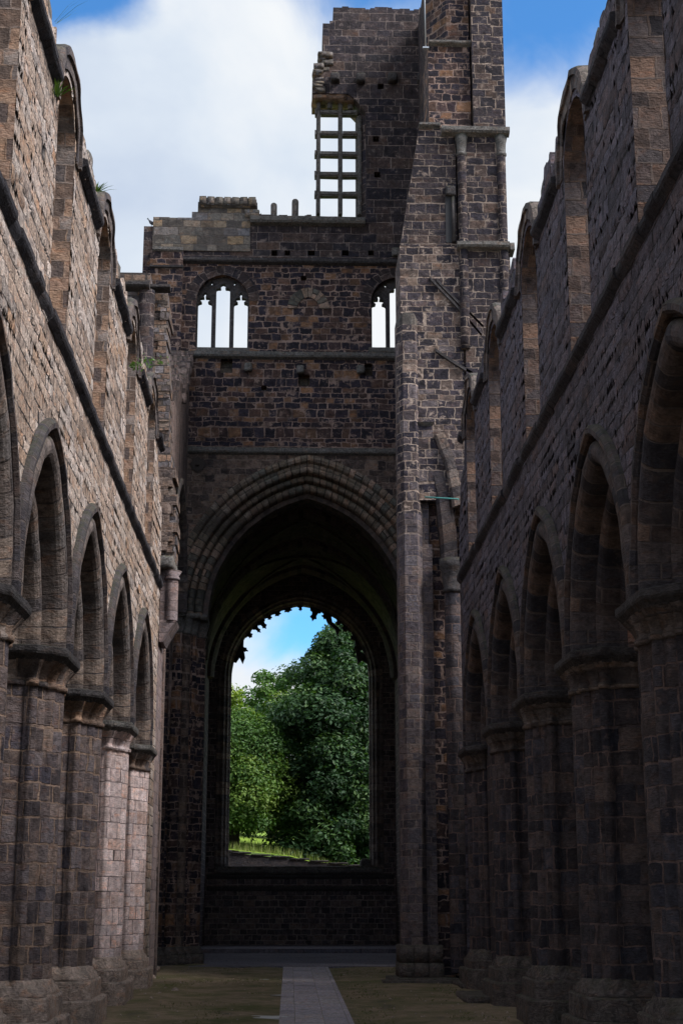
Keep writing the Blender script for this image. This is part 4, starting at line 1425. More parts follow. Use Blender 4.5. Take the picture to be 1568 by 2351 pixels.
# lower respond: new pilaster on a corbel, slab above
mb = MB()
xa, za = at(367, 1425, YR - 1.2)
xb, zb_ = at(398, 1312, YR - 1.2)
mb.box(xa, xa + 0.22, YR - 1.25, YR + 0.2, za, zb_)
cx_ = xa + 0.32
mb.loft([[(cx_ + 0.2 * math.cos(q), YR - 1.15 + 0.2 * math.sin(q), z) for q in (2 * PI * k / 14 for k in range(14))] for z in (za, (za + zb_) / 2, zb_ - 0.25)], False, False)
mb.loft([[(cx_ + kk * 0.2 * math.cos(q), YR - 1.15 + kk * 0.2 * math.sin(q), z) for q in (2 * PI * k / 14 for k in range(14))] for z, kk in ((zb_ - 0.27, 1.2), (zb_ - 0.2, 1.2), (zb_ - 0.15, 1.0), (zb_, 1.5))], True, True)
zc = at(370, 1475, YR - 1.2)[1]
mb.loft([[(xa, YR - 1.3, zc), (xa + 0.12, YR - 1.3, zc), (xa + 0.12, YR, zc), (xa, YR, zc)], [(xa, YR - 1.3, za), (xa + 0.5, YR - 1.3, za), (xa + 0.5, YR, za), (xa, YR, za)]], True, True, False)
mb.build('pilaster', M['respond'], root)
mb = MB()
mb.rough(xa - 0.15, at(400, 1290, YR - 1.2)[0], YR - 1.5, YR + 0.3, at(380, 1308, YR - 1.2)[1], at(380, 1280, YR - 1.2)[1], 0.04, 0.15, 0.03)
mb.build('slab', M['mould_gray'], root)
mb = MB()
for k in range(9):
    x_, z_ = at(368 + k % 3 * 9 - k // 3, 1255 - k * 21, YR - 0.8)
    mb.box(-4.6, x_ + 0.22 + 0.1 * hsh(k, 2), YR - 0.98 + 0.03 * hsh(k, 3), YR + 0.2, z_ - 0.155, z_ + 0.15)
mb.build('broken_courses', M['tower_low'], root, jit=0.04, merge=False)
mb = MB()
mb.box(-5.5, -3.96, END[XN] + 0.003, YR + 0.5, 0.25, at(363, 1475, YR)[1])
mb.build('respond', M['respond'], root)

# ------------------------------------------------------------------ south-west crossing pier and the tower corner above it
YS = 45.0
S = lambda u, v: at(u, v, YS)
root = thing('octagonal_pier', 'tall octagonal pier of pale and dark blocks standing free right of the great arch', 'pier', (3.7, 45.5, 0))
x0, x1 = S(920, 1700)[0], S(977, 1700)[0]
cx_, r = (x0 + x1) / 2, (x1 - x0) / 2
z_top, z_new = S(950, 722)[1], S(950, 1180)[1]


def halfoct(z, k=1.0, back=0.9):
    w_ = r * 1.02 * k
    f = YS - 0.02
    return [(cx_ - w_, f + back, z), (cx_ - w_, f + 0.30, z), (cx_ - w_ * 0.52, f - 0.06 * k, z), (cx_ + w_ * 0.52, f - 0.06 * k, z), (cx_ + w_, f + 0.30, z), (cx_ + w_, f + back, z)]


for nm, za, zb_, mt in (('shaft', 1.05, z_new, 'sw_low'), ('upper_shaft', z_new, z_top - 0.35, 'sw')):
    mb = MB()
    mb.loft([halfoct(z) for z in grid(za, zb_, 1.0)], True, True, False)
    mb.build(nm, M[mt], root)
mb = MB()
mb.loft([halfoct(z_top - 0.35), halfoct(z_top - 0.12), halfoct(z_top + 0.05, 0.75)], False, True, False)
mb.build('weathering', M['tower_gray'], root)
mb = MB()
x2, x3 = S(977, 1700)[0], S(1001, 1700)[0]
mb.box(x2 - 0.01, x3, YS + 0.28, YS + 1.6, 1.05, S(990, 1245)[1])
mb.box(x2 - 0.01, x3 - 0.08, YS + 0.40, YS + 1.6, S(990, 1245)[1], S(990, 985)[1])
mb.build('pilaster', M['sw_low'], root)
mb = MB()
zz0, zz1 = S(990, 988)[1], S(990, 968)[1]
mb.loft([[(x2, YS + 0.25, zz0), (x3 - .05, YS + 0.25, zz0), (x3 - .05, YS + 1, zz0), (x2, YS + 1, zz0)], [(x2 - 0.12, YS + 0.0, zz1), (x3 + 0.1, YS + 0.0, zz1), (x3 + 0.1, YS + 1, zz1), (x2 - 0.12, YS + 1, zz1)]], True, True, False)
mb.build('corbel', M['mould_gray'], root)
zb_ = zg(45)
for k, (e, za, zt) in enumerate(((0.10, zb_ + 0.50, zb_ + 0.98), (0.12, zb_ + 0.02, zb_ + 0.495))):
    mb = MB()
    for i in range(3):
        a = cx_ - r - e + (x3 - (cx_ - r) + 2 * e) * (i + (0.0 if k else 0.0)) / 3
        b = a + (x3 - (cx_ - r) + 2 * e) / 3 - 0.008
        mb.rough(a, b, YS - 0.26 - 0.02 * k, YS + 1.4, za, zt, 0.012, 0.25, 0.012, i + k * 5)
    mb.build('plinth', M['plinth_dark'], root)
mb = MB()
mb.rough(cx_ - r - 0.42, x3 + 0.5, YS - 0.62, YS + 1.3, zb_ - 0.1, zb_ + 0.10, 0.03, 0.25, 0.03, 9)
mb.rough(cx_ - r - 0.62, x3 + 0.3, YS - 1.0, YS + 0.2, zb_ - 0.1, zb_ + 0.05, 0.03, 0.25, 0.03, 4)
mb.build('footing', M['plinth_dark'], root)

root = thing('tower_corner', 'high surviving tower corner with nook shafts and set-offs, upper right of centre', 'tower', (5.4, 46, 0))
# lower mass behind the octagonal pier
mb = MB()
zA = S(915, 560)[1]
mass = [(915, 722), (915, 560), (925, 555), (1050, 555), (1050, 722)]
xl = S(919, 640)[0]
mb.box(xl, 4.36, YS + 0.10, YS + 2.2, z_top - 6.0, zA)
mb.build('wall', M['sw'], root)
mb = MB()
mb.box(4.361, 5.30, YS + 0.10, YS + 2.2, z_new + 0.6, zA)
mb.build('wall', M['sw'], root)
mb = MB()
mb.box(5.301, 6.86, YS + 0.16, YS + 2.2, 0.2, zA)
mb.build('wall', M['sw_dark'], root)
mb = MB()
mb.box(4.20, 5.30, YS + 0.55, YS + 2.2, 0.2, z_new + 0.595)
mb.build('wall', M['tower'], root)
# raking broken stub of the west wall
zR0, zR1 = S(920, 545)[1], S(965, 286)[1]
mb = MB()
n_ = 9
for i in range(n_):
    za, zb_ = zA + 0.003 + (zR1 - zA) * i / n_, zA + (zR1 - zA) * (i + 1) / n_ - 0.004
    xa = 3.36 + (4.02 - 3.36) * (i + 0.4) / n_
    mb.poly([(xa - 0.03, YS + 0.14, za), (5.18, YS + 0.14, za), (5.18, YS + 0.14, zb_), (xa + 0.03, YS + 0.14, zb_)])
    mb.poly([(xa - 0.03, YS + 0.14, za), (xa + 0.03, YS + 0.14, zb_), (xa + 0.03, YS + 1.9, zb_), (xa - 0.03, YS + 1.9, za)])
    mb.poly([(xa + 0.03, YS + 0.14, zb_), (5.18, YS + 0.14, zb_), (5.18, YS + 1.9, zb_), (xa + 0.03, YS + 1.9, zb_)])
    mb.poly([(xa - 0.03, YS + 1.9, za), (5.18, YS + 1.9, za), (5.18, YS + 1.9, zb_), (xa + 0.03, YS + 1.9, zb_)])
mb.build('raking_stub', M['sw_dark'], root, merge=False)
zB = S(985, 98)[1]
mb = MB()
mb.box(4.34, 5.72, YS + 0.20, YS + 2.0, zR1 + 0.01, zB)
mb.build('upper_wall', M['tower'], root)
mb = MB()                                   # splayed upper face
pl = [(4.38, YS + 1.7), (4.38, YS + 1.15), (4.98, YS + 0.30), (5.72, YS + 0.30), (5.72, YS + 1.7)]
mb.loft([[(x, y, z) for x, y in pl] for z in (zB + 0.06, 33, 37.4)], True, True, False)
mb.build('splayed_wall', M['tower'], root)
course('set_off', 983, 1084, 97, 0.14, 0.16, M['mould_gray'], root, YS + 0.2)
course('set_off', 962, 1010, 286, 0.14, 0.14, M['mould_gray'], root, YS + 0.14)
# turret buttress with nook shafts
zS1, zS2 = S(1100, 563)[1], S(1100, 302)[1]
xt0, xt1 = S(1052, 450)[0], S(1163, 450)[0]
mb = MB()
mb.box(5.301, xt1 - 0.02, YS + 0.163, YS + 2.2, zA, zS2)
mb.box(xt0 + 0.14, xt1 - 0.16, YS + 0.02, YS + 0.16, 12, zS2)
mb.build('buttress', M['sw_dark'], root)
mb = MB()
zt = 37.6
xm0, xm1, xm2 = S(1084, 150)[0], S(1128, 150)[0], S(1158, 150)[0]
mb.box(xm0, xm1, YS - 0.02, YS + 2.0, zS2 + 0.02, zt)
mb.box(xm1 + 0.002, xm2, YS + 0.10, YS + 2.0, zS2 + 0.02, zt)
mb.build('pinnacle', M['sw_dark'], root)
for xx in (xt0 + 0.14, xt1 - 0.14):
    mb = MB()
    rr = 0.15
    mb.loft([[(xx + rr * math.cos(q), YS + 0.06 + rr * math.sin(q), z) for q in (2 * PI * k / 14 for k in range(14))] for z in grid(S(1060, 800)[1], zS2 - 0.8, 0.4)], True, False)
    mb.build('nook_shaft', M['sw_dark'], root)
    mb = MB()
    mb.loft([[(xx + kk * rr * math.cos(q), YS + 0.06 + kk * rr * math.sin(q), z) for q in (2 * PI * k / 14 for k in range(14))] for z, kk in ((zS2 - 0.85, 1.0), (zS2 - 0.82, 1.2), (zS2 - 0.76, 1.2), (zS2 - 0.72, 1.0), (zS2 - 0.4, 1.15), (zS2 - 0.1, 1.55))], False, True)
    mb.build('capital', M['mould_gray'], root, jit=0.015)
course('string_course', 1048, 1168, 563, 0.24, 0.26, M['mould_gray'], root, YS + 0.02)
course('string_course', 1012, 1168, 300, 0.26, 0.26, M['mould_gray'], root, YS + 0.02)
mb = MB()
mb.box(6.86, 7.0, YS - .02, YS + 0.6, zS1 - 0.12, zS1 + 0.1)
mb.build('string_end', M['mould_gray'], root, jit=0.03)
# blind window slit with a little shaft
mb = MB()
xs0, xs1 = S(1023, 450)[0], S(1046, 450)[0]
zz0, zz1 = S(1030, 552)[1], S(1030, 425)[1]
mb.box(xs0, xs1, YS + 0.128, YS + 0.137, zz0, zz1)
mb.build('slit_shadow_sheet', M['slate'], root)  # thin dark sheet stands for the shade inside the slit
mb = MB()
mb.tube([(xs1 - 0.07, YS + 0.10, zz0), (xs1 - 0.07, YS + 0.10, zz1 - 0.3)], 0.065, 10)
mb.rough(xs0, xs1 + 0.02, YS + 0.0, YS + 0.13, zz1 - 0.32, zz1, 0.03, 0.1, 0.02)
mb.build('slit_shaft', M['mould'], root)
# old roof creases: raking weather strips
for nm, pts in (('roof_crease', [(988, 640), (1045, 700), (1106, 772)]), ('roof_crease', [(1003, 645), (1052, 695), (1110, 752)]), ('roof_crease', [(1000, 805), (1040, 832), (1086, 860)])):
    mb = MB()
    q = [S(*p_) for p_ in pts]
    for (a, b) in zip(q, q[1:]):
        yf = YS + 0.02
        mb.poly([(a[0], yf, a[1]), (b[0], yf, b[1]), (b[0], yf, b[1] + 0.10), (a[0], yf, a[1] + 0.10)])
        mb.poly([(a[0], yf, a[1]), (b[0], yf, b[1]), (b[0], YS + 0.15, b[1] - 0.03), (a[0], YS + 0.15, a[1] - 0.03)])
        mb.poly([(a[0], yf, a[1] + 0.10), (b[0], yf, b[1] + 0.10), (b[0], YS + 0.15, b[1] + 0.16), (a[0], YS + 0.15, a[1] + 0.16)])
    mb.build(nm, M['mould'], root)
# broken springers of the south crossing arch, between the pier and the nave wall end
cxa_, cz_ = S(1033, 1285)
for nm, aa, t1, dy, mt in (('broken_arch', 0, 0.34, 0.05, 'order_dark'), ('broken_arch', 1, 0.40, -0.15, 'order')):
    mb = MB()
    pts = [[(1034, 1285), (1030, 1220), (1021, 1150), (1008, 1085)], [(1052, 1160), (1044, 1110), (1030, 1050), (1008, 995)]][aa]
    q = [S(*p_) for p_ in pts]
    rr = 0.25 if aa == 0 else 0.16
    sect = [(-1, -0.55), (-0.62, -1), (0.55, -1), (0.62, -0.62), (1, -0.55), (1, 1), (-1, 1)]
    fine = []
    for a, b in zip(q, q[1:]):
        for j in range(4):
            x, z = a[0] + (b[0] - a[0]) * j / 4, a[1] + (b[1] - a[1]) * j / 4
            fine.append((x, z))
    fine.append(q[-1])
    fine = [[(x + rr * u_, YS + 0.25 + dy + rr * 0.9 * w_, z + 0.35 * rr * u_) for u_, w_ in sect] for x, z in fine]
    mb.loft(fine, True, True, False)
    mb.build(nm, M[mt], root, jit=0.02)
mb = MB()
x_, z_ = S(1038, 1285)
mb.loft([[(x_ + kk * 0.27 * math.cos(q), YS + kk * 0.27 * math.sin(q), z) for q in (2 * PI * k / 14 for k in range(14))] for z, kk in ((S(1038, 1362)[1], 1.12), (S(1038, 1354)[1], 1.12), (S(1038, 1350)[1], 0.98), (S(1038, 1310)[1], 1.32), (S(1038, 1305)[1], 1.45), (z_, 1.45))], True, True)
mb.build('capital', M['mould'], root)
mb = MB()
mb.loft([[(x_ + 0.26 * math.cos(q), YS + 0.26 * math.sin(q), z) for q in (2 * PI * k / 14 for k in range(14))] for z in grid(0.5, S(1038, 1360)[1], 0.6)], False, False)
mb.build('respond_shaft', M['pier_s'], root)
# rest of the south tower wall, back to the east wall
mb = MB()
slab(mb, 'x', XS, XS + 1.9, grid(YS + 2.21, YT - 0.01, 0.5, [50.9 + x for x, h in arch(3.0, 0.9, 12)]), lambda u: 12.4 + arch_at(u - 50.9, 3.0, 0.9) if abs(u - 50.9) < 3 else 0.3, 36.5)
mb.build('south_wall', M['tower_top'], root, merge=False)

# teal tube and lightning rod
xa, za = at(976, 1141, YS - 0.25)
xb, zb_ = at(1052, 1146, 43.2)
mb = MB()
mb.tube([(xa, YS - 0.25, za), (4.84, 43.2, zb_)], 0.022, 8)
tag(mb.build('scaffold_tube', M['teal']), 'thin teal tube spanning from the octagonal pier to the right wall', 'tube')
x_, z_ = at(978, 105, YS)
mb = MB()
mb.tube([(x_, YS + 0.1, z_), (x_ - 0.02, YS + 0.1, 33.5)], 0.018, 6)
mb.box(x_ - 0.1, x_ + 0.1, YS + 0.05, YS + 0.15, z_ - 0.02, z_ + 0.03)
tag(mb.build('lightning_rod', M['steel']), 'thin grey rod standing beside the tower corner against the sky', 'rod')

# ------------------------------------------------------------------ transepts (plain outer walls)
for s_, X, lb in ((-1, XN, 'plain walls of the left transept, behind the eroded wall edge'), (1, XS, 'plain walls of the right transept, behind the octagonal pier')):
    root = thing('transept', lb, 'transept', (X + s_ * 9, 50, 0))
    mb = MB()
    xa, xb = X + s_ * 1.95, X + s_ * 16
    for (y0, y1) in ((44.1, 45.3), (56.3, 57.5)):
        a, b = sorted((xa + s_ * 1.4, xb))
        mb.box(a, b, y0, y1, 0, 15.5)
    a, b = sorted((xb, xb + s_ * 1.3))
    mb.box(a, b, 44.1, 57.5, 0, 15.5)
    mb.build('wall', M['tower_low'], root)
    mb = MB()
    a, b = xa + s_ * 0.02, xb + s_ * 1.6
    for (q0, q1) in (((43.8, 15.4), (50.8, 20.5)), ((50.8, 20.5), (57.8, 15.4))):
        mb.poly([(a, q0[0], q0[1]), (b, q0[0], q0[1]), (b, q1[0], q1[1]), (a, q1[0], q1[1])])
        mb.poly([(a, q0[0], q0[1] - .25), (b, q0[0], q0[1] - .25), (b, q1[0], q1[1] - .25), (a, q1[0], q1[1] - .25)])
    for x_ in (a, b):
        mb.poly([(x_, 43.8, 15.15), (x_, 50.8, 20.25), (x_, 57.8, 15.15), (x_, 57.8, 15.4), (x_, 50.8, 20.5), (x_, 43.8, 15.4)])
    mb.build('roof', M['slate'], root, merge=False)  # added roof over a roofless transept, blocks sun from the crossing

# ------------------------------------------------------------------ chancel
YE = 72.0
root = thing('chancel', 'dark barrel vaulted chancel behind the great arch, with ribs and rubble side walls', 'chancel', (0.5, 64, 0))
ca, cc, cs = 4.35, 1.0, 12.45
cxe = 0.5
mb = MB()
sweep(mb, [(ca, YT + 1.72), (ca, 60), (ca, 66), (ca, YE)], cc, cxe, cs, 'y', n=20)
sweep(mb, [(ca + 0.6, YT + 1.72), (ca + 0.6, YE + 1.4)], cc, cxe, cs, 'y', n=20)
mb.build('vault', M['vault'], root)
for yy in (59.5, 64.8, 70.2):
    mb = MB()
    sweep(mb, [(ca, yy - 0.45), (ca - 0.16, yy - 0.40), (ca - 0.28, yy - 0.15), (ca - 0.30, yy), (ca - 0.28, yy + 0.15), (ca - 0.16, yy + 0.4), (ca, yy + 0.45)], cc, cxe, cs, 'y', n=20)
    mb.build('rib', M['vault'], root)
for sgn in (-1, 1):
    for (ya, yb) in ((57.0, 64.0), (64.0, 71.0)):
        mb = MB()
        n_ = 14
        for k in range(n_):
            p0, p1 = k / n_, (k + 1) / n_
            R_ = []
            for p_ in (p0, p1):
                f = p_ * 2 - 1
                x = cxe + sgn * f * (ca - 0.1)
                z = cs + arch_at(f * (ca - 0.1), ca - 0.1, cc) - 0.1
                R_.append((x, ya + (yb - ya) * p_, z))
            (a, b) = R_
            mb.poly([(a[0], a[1] - .12, a[2]), (b[0], b[1] - .12, b[2]), (b[0], b[1] + .12, b[2]), (a[0], a[1] + .12, a[2])])
            mb.poly([(a[0], a[1] - .12, a[2] + .12), (b[0], b[1] - .12, b[2] + .12), (b[0], b[1] - .12, b[2]), (a[0], a[1] - .12, a[2])])
        mb.build('diagonal_rib', M['vault'], root)
for sx in (-1, 1):
    mb = MB()
    a, b = sorted((cxe + sx * ca, cxe + sx * (ca + 1.6)))
    mb.box(a, b, YT + 1.72, YE - 0.002, 0.2, cs + 0.3)
    mb.build('wall', M['chancel'], root)

root = thing('east_wall', 'dark end wall of the chancel with one huge empty pointed window', 'wall', (0.42, YE, 0))
Ew = lambda u, v: at(u, v, YE)
wc, ww = 0.42, 3.27
wspr, wcc = 12.75, 0.30
wsill = Ew(687, 1990)[1]
hi_ = lambda u: wspr + arch_at(u - wc, ww + 0.5, wcc)
mb = MB()
slab(mb, 'y', YE, YE + 1.4, grid(-6.0, 7.0, 0.5, [wc + x for x, h in arch(ww + 0.5, wcc, 16)]), 0.2, 19.5,
     [(wc - ww - 0.5, wc + ww + 0.5, lambda u: wsill - 0.3, hi_)])
mb.build('wall', M['chancel'], root, merge=False)
mb = MB()
sweep(mb, [(ww + 0.62, YE - 0.02), (ww + 0.60, YE - 0.10), (ww + 0.50, YE - 0.08), (ww + 0.42, YE + 0.05), (ww + 0.30, YE + 0.02), (ww + 0.22, YE + 0.16), (ww + 0.14, YE + 0.18),
           (ww + 0.08, YE + 0.38), (ww, YE + 0.45), (ww, YE + 0.95), (ww + 0.3, YE + 1.2), (ww + 0.52, YE + 1.39)], wcc, wc, wspr, 'y', legs=wsill - 0.3, n=20)
mb.build('window_moulding', M['order'], root, jit=0.015)
mb = MB()
mb.rough(wc - ww - 0.55, wc + ww + 0.55, YE - 0.12, YE + 1.3, wsill - 0.34, wsill, 0.05, 0.3, 0.02)
mb.build('sill', M['mould_gray'], root)
for v in (2012, 2040):
    course('string_course', 475, 905, v, 0.16, 0.10, M['mould'], root, YE)
# what is left of the tracery: cusps along the arch and a few stumps
teeth = MB()
ap = arch(ww + 0.03, wcc, 60)
dense = [(wc + s_, wspr + h) for s_, h in ap]
L = [0]
for a, b in zip(dense, dense[1:]):
    L.append(L[-1] + math.dist(a, b))
tot = L[-1]


def on_arch(t_):
    t_ = min(max(t_, 0), tot - 1e-6)
    for i in range(len(L) - 1):
        if L[i] <= t_ <= L[i + 1]:
            f = (t_ - L[i]) / max(1e-9, L[i + 1] - L[i])
            p0 = (dense[i][0] + f * (dense[i + 1][0] - dense[i][0]), dense[i][1] + f * (dense[i + 1][1] - dense[i][1]))
            tx, tz = dense[i + 1][0] - dense[i][0], dense[i + 1][1] - dense[i][1]
            l = math.hypot(tx, tz)
            return p0, (tx / l, tz / l), (tz / l, -tx / l)
    return dense[-1], (1, 0), (0, -1)


def prism_y(mb, pts, y0, y1):
    mb.poly([(x, y0, z) for x, z in pts])
    mb.poly([(x, y1, z) for x, z in reversed(pts)])
    for a, b in zip(pts, pts[1:] + pts[:1]):
        mb.poly([(a[0], y0, a[1]), (a[0], y1, a[1]), (b[0], y1, b[1]), (b[0], y0, b[1])])


tpos = 1.6
i = 0
while tpos < tot - 1.6:
    p0, tg, nn = on_arch(tpos)
    wdt = 0.13 + 0.20 * hsh(i, 4)
    dpt = 0.22 + 0.45 * hsh(i, 5) ** 1.3
    shape = [(-1.25, -0.15), (-0.9, 0.30), (-0.5, 0.36), (-0.40, 0.62), (-0.62, 0.78), (-0.25, 0.86), (0, 1.08), (0.22, 0.86), (0.6, 0.80), (0.42, 0.60), (0.55, 0.34), (0.95, 0.28), (1.25, -0.15)]
    pts = [(p0[0] + tg[0] * a * wdt + nn[0] * b * dpt, p0[1] + tg[1] * a * wdt + nn[1] * b * dpt) for a, b in shape]
    prism_y(teeth, pts, YE + 0.52 + 0.1 * hsh(i, 9), YE + 0.80)
    tpos += wdt * 1.5 + 0.05 + (0.55 * hsh(i, 6) if hsh(i, 8) < 0.5 else 0.1)
    i += 1
teeth.build('cusps', M['mould'], root, merge=False)
for pts in ([(527, 1512), (537, 1500), (541, 1470), (549, 1462), (553, 1440), (560, 1440), (558, 1480), (562, 1505), (556, 1520), (549, 1505), (541, 1517)],
            [(742, 1398), (752, 1424), (770, 1440), (776, 1458), (782, 1440), (764, 1424), (760, 1404), (768, 1398)],
            [(815, 1452), (819, 1500), (823, 1520), (833, 1512), (846, 1520), (842, 1500), (828, 1492), (824, 1452)],
            
            [(523, 1585), (532, 1582), (530, 1570), (523, 1563)]):
    mb = MB()
    prism_y(mb, [Ew(*p_) for p_ in pts], YE + 0.55, YE + 0.80)
    mb.build('tracery_stump', M['mould'], root, merge=False)
# foot of a lost mullion standing on the sill
mb = MB()
x_, z_ = Ew(846, 1985)
mb.rough(x_ - 0.35, x_ + 0.1, YE + 0.4, YE + 0.9, wsill - 0.05, wsill + 0.35, 0.08, 0.12, 0.05)
mb.build('broken_stone', M['mould_gray'], root)

# ------------------------------------------------------------------ outside: wall, hill, trees
mb = MB()
for i in range(12):
    pass
xa = -30.0
root = thing('boundary_wall', 'low dark stone wall crossing just beyond the empty window', 'wall', (0.5, 81, 0))
ztl, ztr = at(523, 1958, 81)[1], at(850, 1994, 81)[1]
mb = MB()
slab(mb, 'y', 81.0, 81.5, grid(-40, 40, 1.0), 0.1, lambda u: ztl + (ztr - ztl) * (min(max(u, -10), 10) + 3.2) / 7.5)
mb.build('wall', M['wall_dark'], root, merge=False)
mb = MB()
for i in range(-40, 40):
    z = ztl + (ztr - ztl) * (min(max(i + .5, -10), 10) + 3.2) / 7.5
    mb.rough(i * 1.0 + 0.005, i * 1.0 + 0.995, 80.92, 81.58, z + 0.004, z + 0.10, 0.03, 0.35, 0.02, i)
mb.build('coping', M['wall_dark'], root)

mb = MB()


def hz(x, y):
    f = max(0.0, y - 81.5)
    base = ztl - 0.25 + 0.062 * f if f < 220 else ztl - 0.25 + 0.062 * 220 + 0.01 * (f - 220)
    return base + 0.25 * mnoise.noise(Vector((x * 0.08, y * 0.08, 2))) + (-0.10 * min(max(x, -30), 30) - 0.22 * min(max(x - 0.5, 0), 6) if f < 400 else 0)


hxs = [-600, -200, -60, -30] + [i * 1.5 for i in range(-14, 15)] + [30, 60, 200, 600]
hys = [81.5, 83, 85, 87, 90, 93, 97, 101, 106, 112, 120, 130, 145, 165, 200, 250, 320, 500, 900]
for j in range(len(hys) - 1):
    for i in range(len(hxs) - 1):
        mb.poly([(x, y, hz(x, y)) for x, y in ((hxs[i], hys[j]), (hxs[i + 1], hys[j]), (hxs[i + 1], hys[j + 1]), (hxs[i], hys[j + 1]))], None, True)
structure(mb.build('hill', M['grass']))


def quads_mesh(name, quads, tones, mat, parent=None, base=(0, 0, 0)):
    me = bpy.data.meshes.new(name)
    vs, fs = [], []
    bx, by, bz = base
    for q in quads:
        k = len(vs)
        vs += [(p_[0] - bx, p_[1] - by, p_[2] - bz) for p_ in q]
        fs.append(tuple(range(k, k + len(q))))
    me.from_pydata(vs, [], fs)
    at_ = me.attributes.new('tone', 'FLOAT', 'FACE')
    at_.data.foreach_set('value', tones)
    me.materials.append(mat)
    return link(name, me, parent)


def leaf(rnd, c, nrm, size):
    t_ = Vector((rnd.gauss(0, 1), rnd.gauss(0, 1), rnd.gauss(0, 0.6) - 0.35))
    a = nrm.cross(t_)
    if a.length < 1e-3:
        a = Vector((1, 0, 0))
    a.normalize()
    b = nrm.cross(a).normalized()
    l, w_ = size, size * 0.48
    return [c - b * l * 0.5, c + a * w_ * 0.5 - b * l * 0.05 + nrm * size * 0.08, c + b * l * 0.5, c - a * w_ * 0.5 - b * l * 0.05 + nrm * size * 0.08]


def make_tree(label, mat, cx, cy, zbase, zlo, zhi, prof, nclump, nleaf, lsize, seed, group='trees behind the window', lean=0.0):
    rnd = random.Random(seed)
    root = thing('tree', label, 'tree', (cx, cy, zbase), group)
    quads, tones, centres = [], [], []
    for i in range(nclump):
        f = min(1.0, (i + rnd.random()) / nclump)
        z = zlo + (zhi - zlo) * f
        R_ = prof(f)
        q = i * 2.39996 + rnd.uniform(-.4, .4)
        rr = R_ * math.sqrt(rnd.uniform(0.08, 1.0))
        c = Vector((cx + rr * math.cos(q) + lean * f, cy + rr * math.sin(q) * 0.9, z + rnd.uniform(-.4, .4)))
        centres.append((c, rnd.uniform(0.75, 1.5) * (1.0 if f < 0.85 else 0.7)))
    per = nleaf // nclump
    for c, cr in centres:
        tone0 = rnd.uniform(0.0, 0.8)
        k_ = int(per * rnd.uniform(0.7, 1.3) * cr)
        for j in range(k_):
            d = Vector((rnd.gauss(0, 1), rnd.gauss(0, 1), rnd.gauss(0.25, 0.8))).normalized()
            r_ = cr * (rnd.random() ** 0.35)
            pos = c + Vector((d.x * 1.15, d.y * 1.15, d.z * 0.72)) * r_
            pos.z -= 0.25 * (d.x * d.x + d.y * d.y) * r_
            n_ = (d * 0.6 + Vector((rnd.gauss(0, 0.5), rnd.gauss(0, 0.5), 0.55))).normalized()
            quads.append(leaf(rnd, pos, n_, lsize * rnd.uniform(0.65, 1.3)))
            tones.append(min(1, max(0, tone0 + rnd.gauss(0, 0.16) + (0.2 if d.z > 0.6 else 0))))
    quads_mesh('crown', quads, tones, mat, root, (cx, cy, zbase))
    tb = MB()
    H_ = zhi - zbase
    tb.tube([(cx, cy, zbase - 0.3), (cx + 0.1, cy, zbase + H_ * 0.2), (cx - 0.1 + lean * .4, cy + 0.1, zbase + H_ * 0.5), (cx + lean * .8, cy, zbase + H_ * 0.85)], [0.45, 0.36, 0.24, 0.06], 10)
    for i in range(26):
        c, cr = centres[rnd.randrange(len(centres))]
        z0 = zbase + H_ * rnd.uniform(0.18, 0.6)
        p0 = Vector((cx, cy, z0))
        if c.z < z0:
            p0.z = max(zbase + 1.0, c.z - 0.3)
        m_ = p0.lerp(c, 0.5) + Vector((0, 0, 0.5))
        tb.tube([p0, m_, c], [0.13, 0.08, 0.03], 6)
    tb.build('trunk', M['bark'], root)
    return root


def TY(u, v, Y):
    return at(u, v, Y)


YM = 86.5
xm, zhi = TY(787, 1448, YM)
zlo = TY(775, 1975, YM)[1] - 0.7


def prof_main(f):
    pts = [(0, 3.6), (0.12, 3.9), (0.35, 3.9), (0.5, 4.4), (0.68, 4.0), (0.84, 2.8), (0.95, 1.4), (1, 0.5)]
    for (a, ra), (b, rb) in zip(pts, pts[1:]):
        if a <= f <= b:
            return 0.93 * (ra + (rb - ra) * (f - a) / (b - a))
    return 0.4


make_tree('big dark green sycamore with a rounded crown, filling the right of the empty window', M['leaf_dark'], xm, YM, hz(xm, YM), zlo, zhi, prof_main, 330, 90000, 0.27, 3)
x_, z_ = TY(545, 1600, 85.5)
prof_l = lambda f: 0.8 + 2.6 * math.sin(PI * min(1, 0.2 + 0.78 * f)) ** 0.8 if f < 0.97 else 0.7
make_tree('mid green leafy tree at the lower left of the empty window', M['leaf_mid'], x_ - 0.2, 85.5, hz(x_, 85.5), TY(545, 1886, 85.5)[1], TY(545, 1650, 85.5)[1], prof_l, 150, 62000, 0.2, 5)
x_, z_ = TY(540, 1590, 112)
make_tree('sunlit yellow green tree at the left edge of the empty window', M['leaf_lime'], x_ - 0.8, 112.0, hz(x_, 112), z_ - 9, z_, lambda f: 3.4 * (1 - f) ** 0.5 + 0.4, 60, 15000, 0.36, 8)
x_, z_ = TY(620, 1555, 116)
make_tree('darker tree behind the sycamore, dipping towards the sunlit tree', M['leaf_mid'], x_ + 0.3, 116.0, hz(x_, 116), z_ - 11, z_, lambda f: 4.2 * (1 - f) ** 0.45 + 0.5, 70, 18000, 0.36, 11)
x_, z_ = TY(840, 1640, 118)
make_tree('background tree showing in gaps at the right edge of the empty window', M['leaf_mid'], x_ + 2.0, 118.0, hz(x_, 118), z_ - 10, z_ - 1, lambda f: 4.0 * (1 - f) ** 0.45 + 0.5, 60, 14000, 0.36, 13)
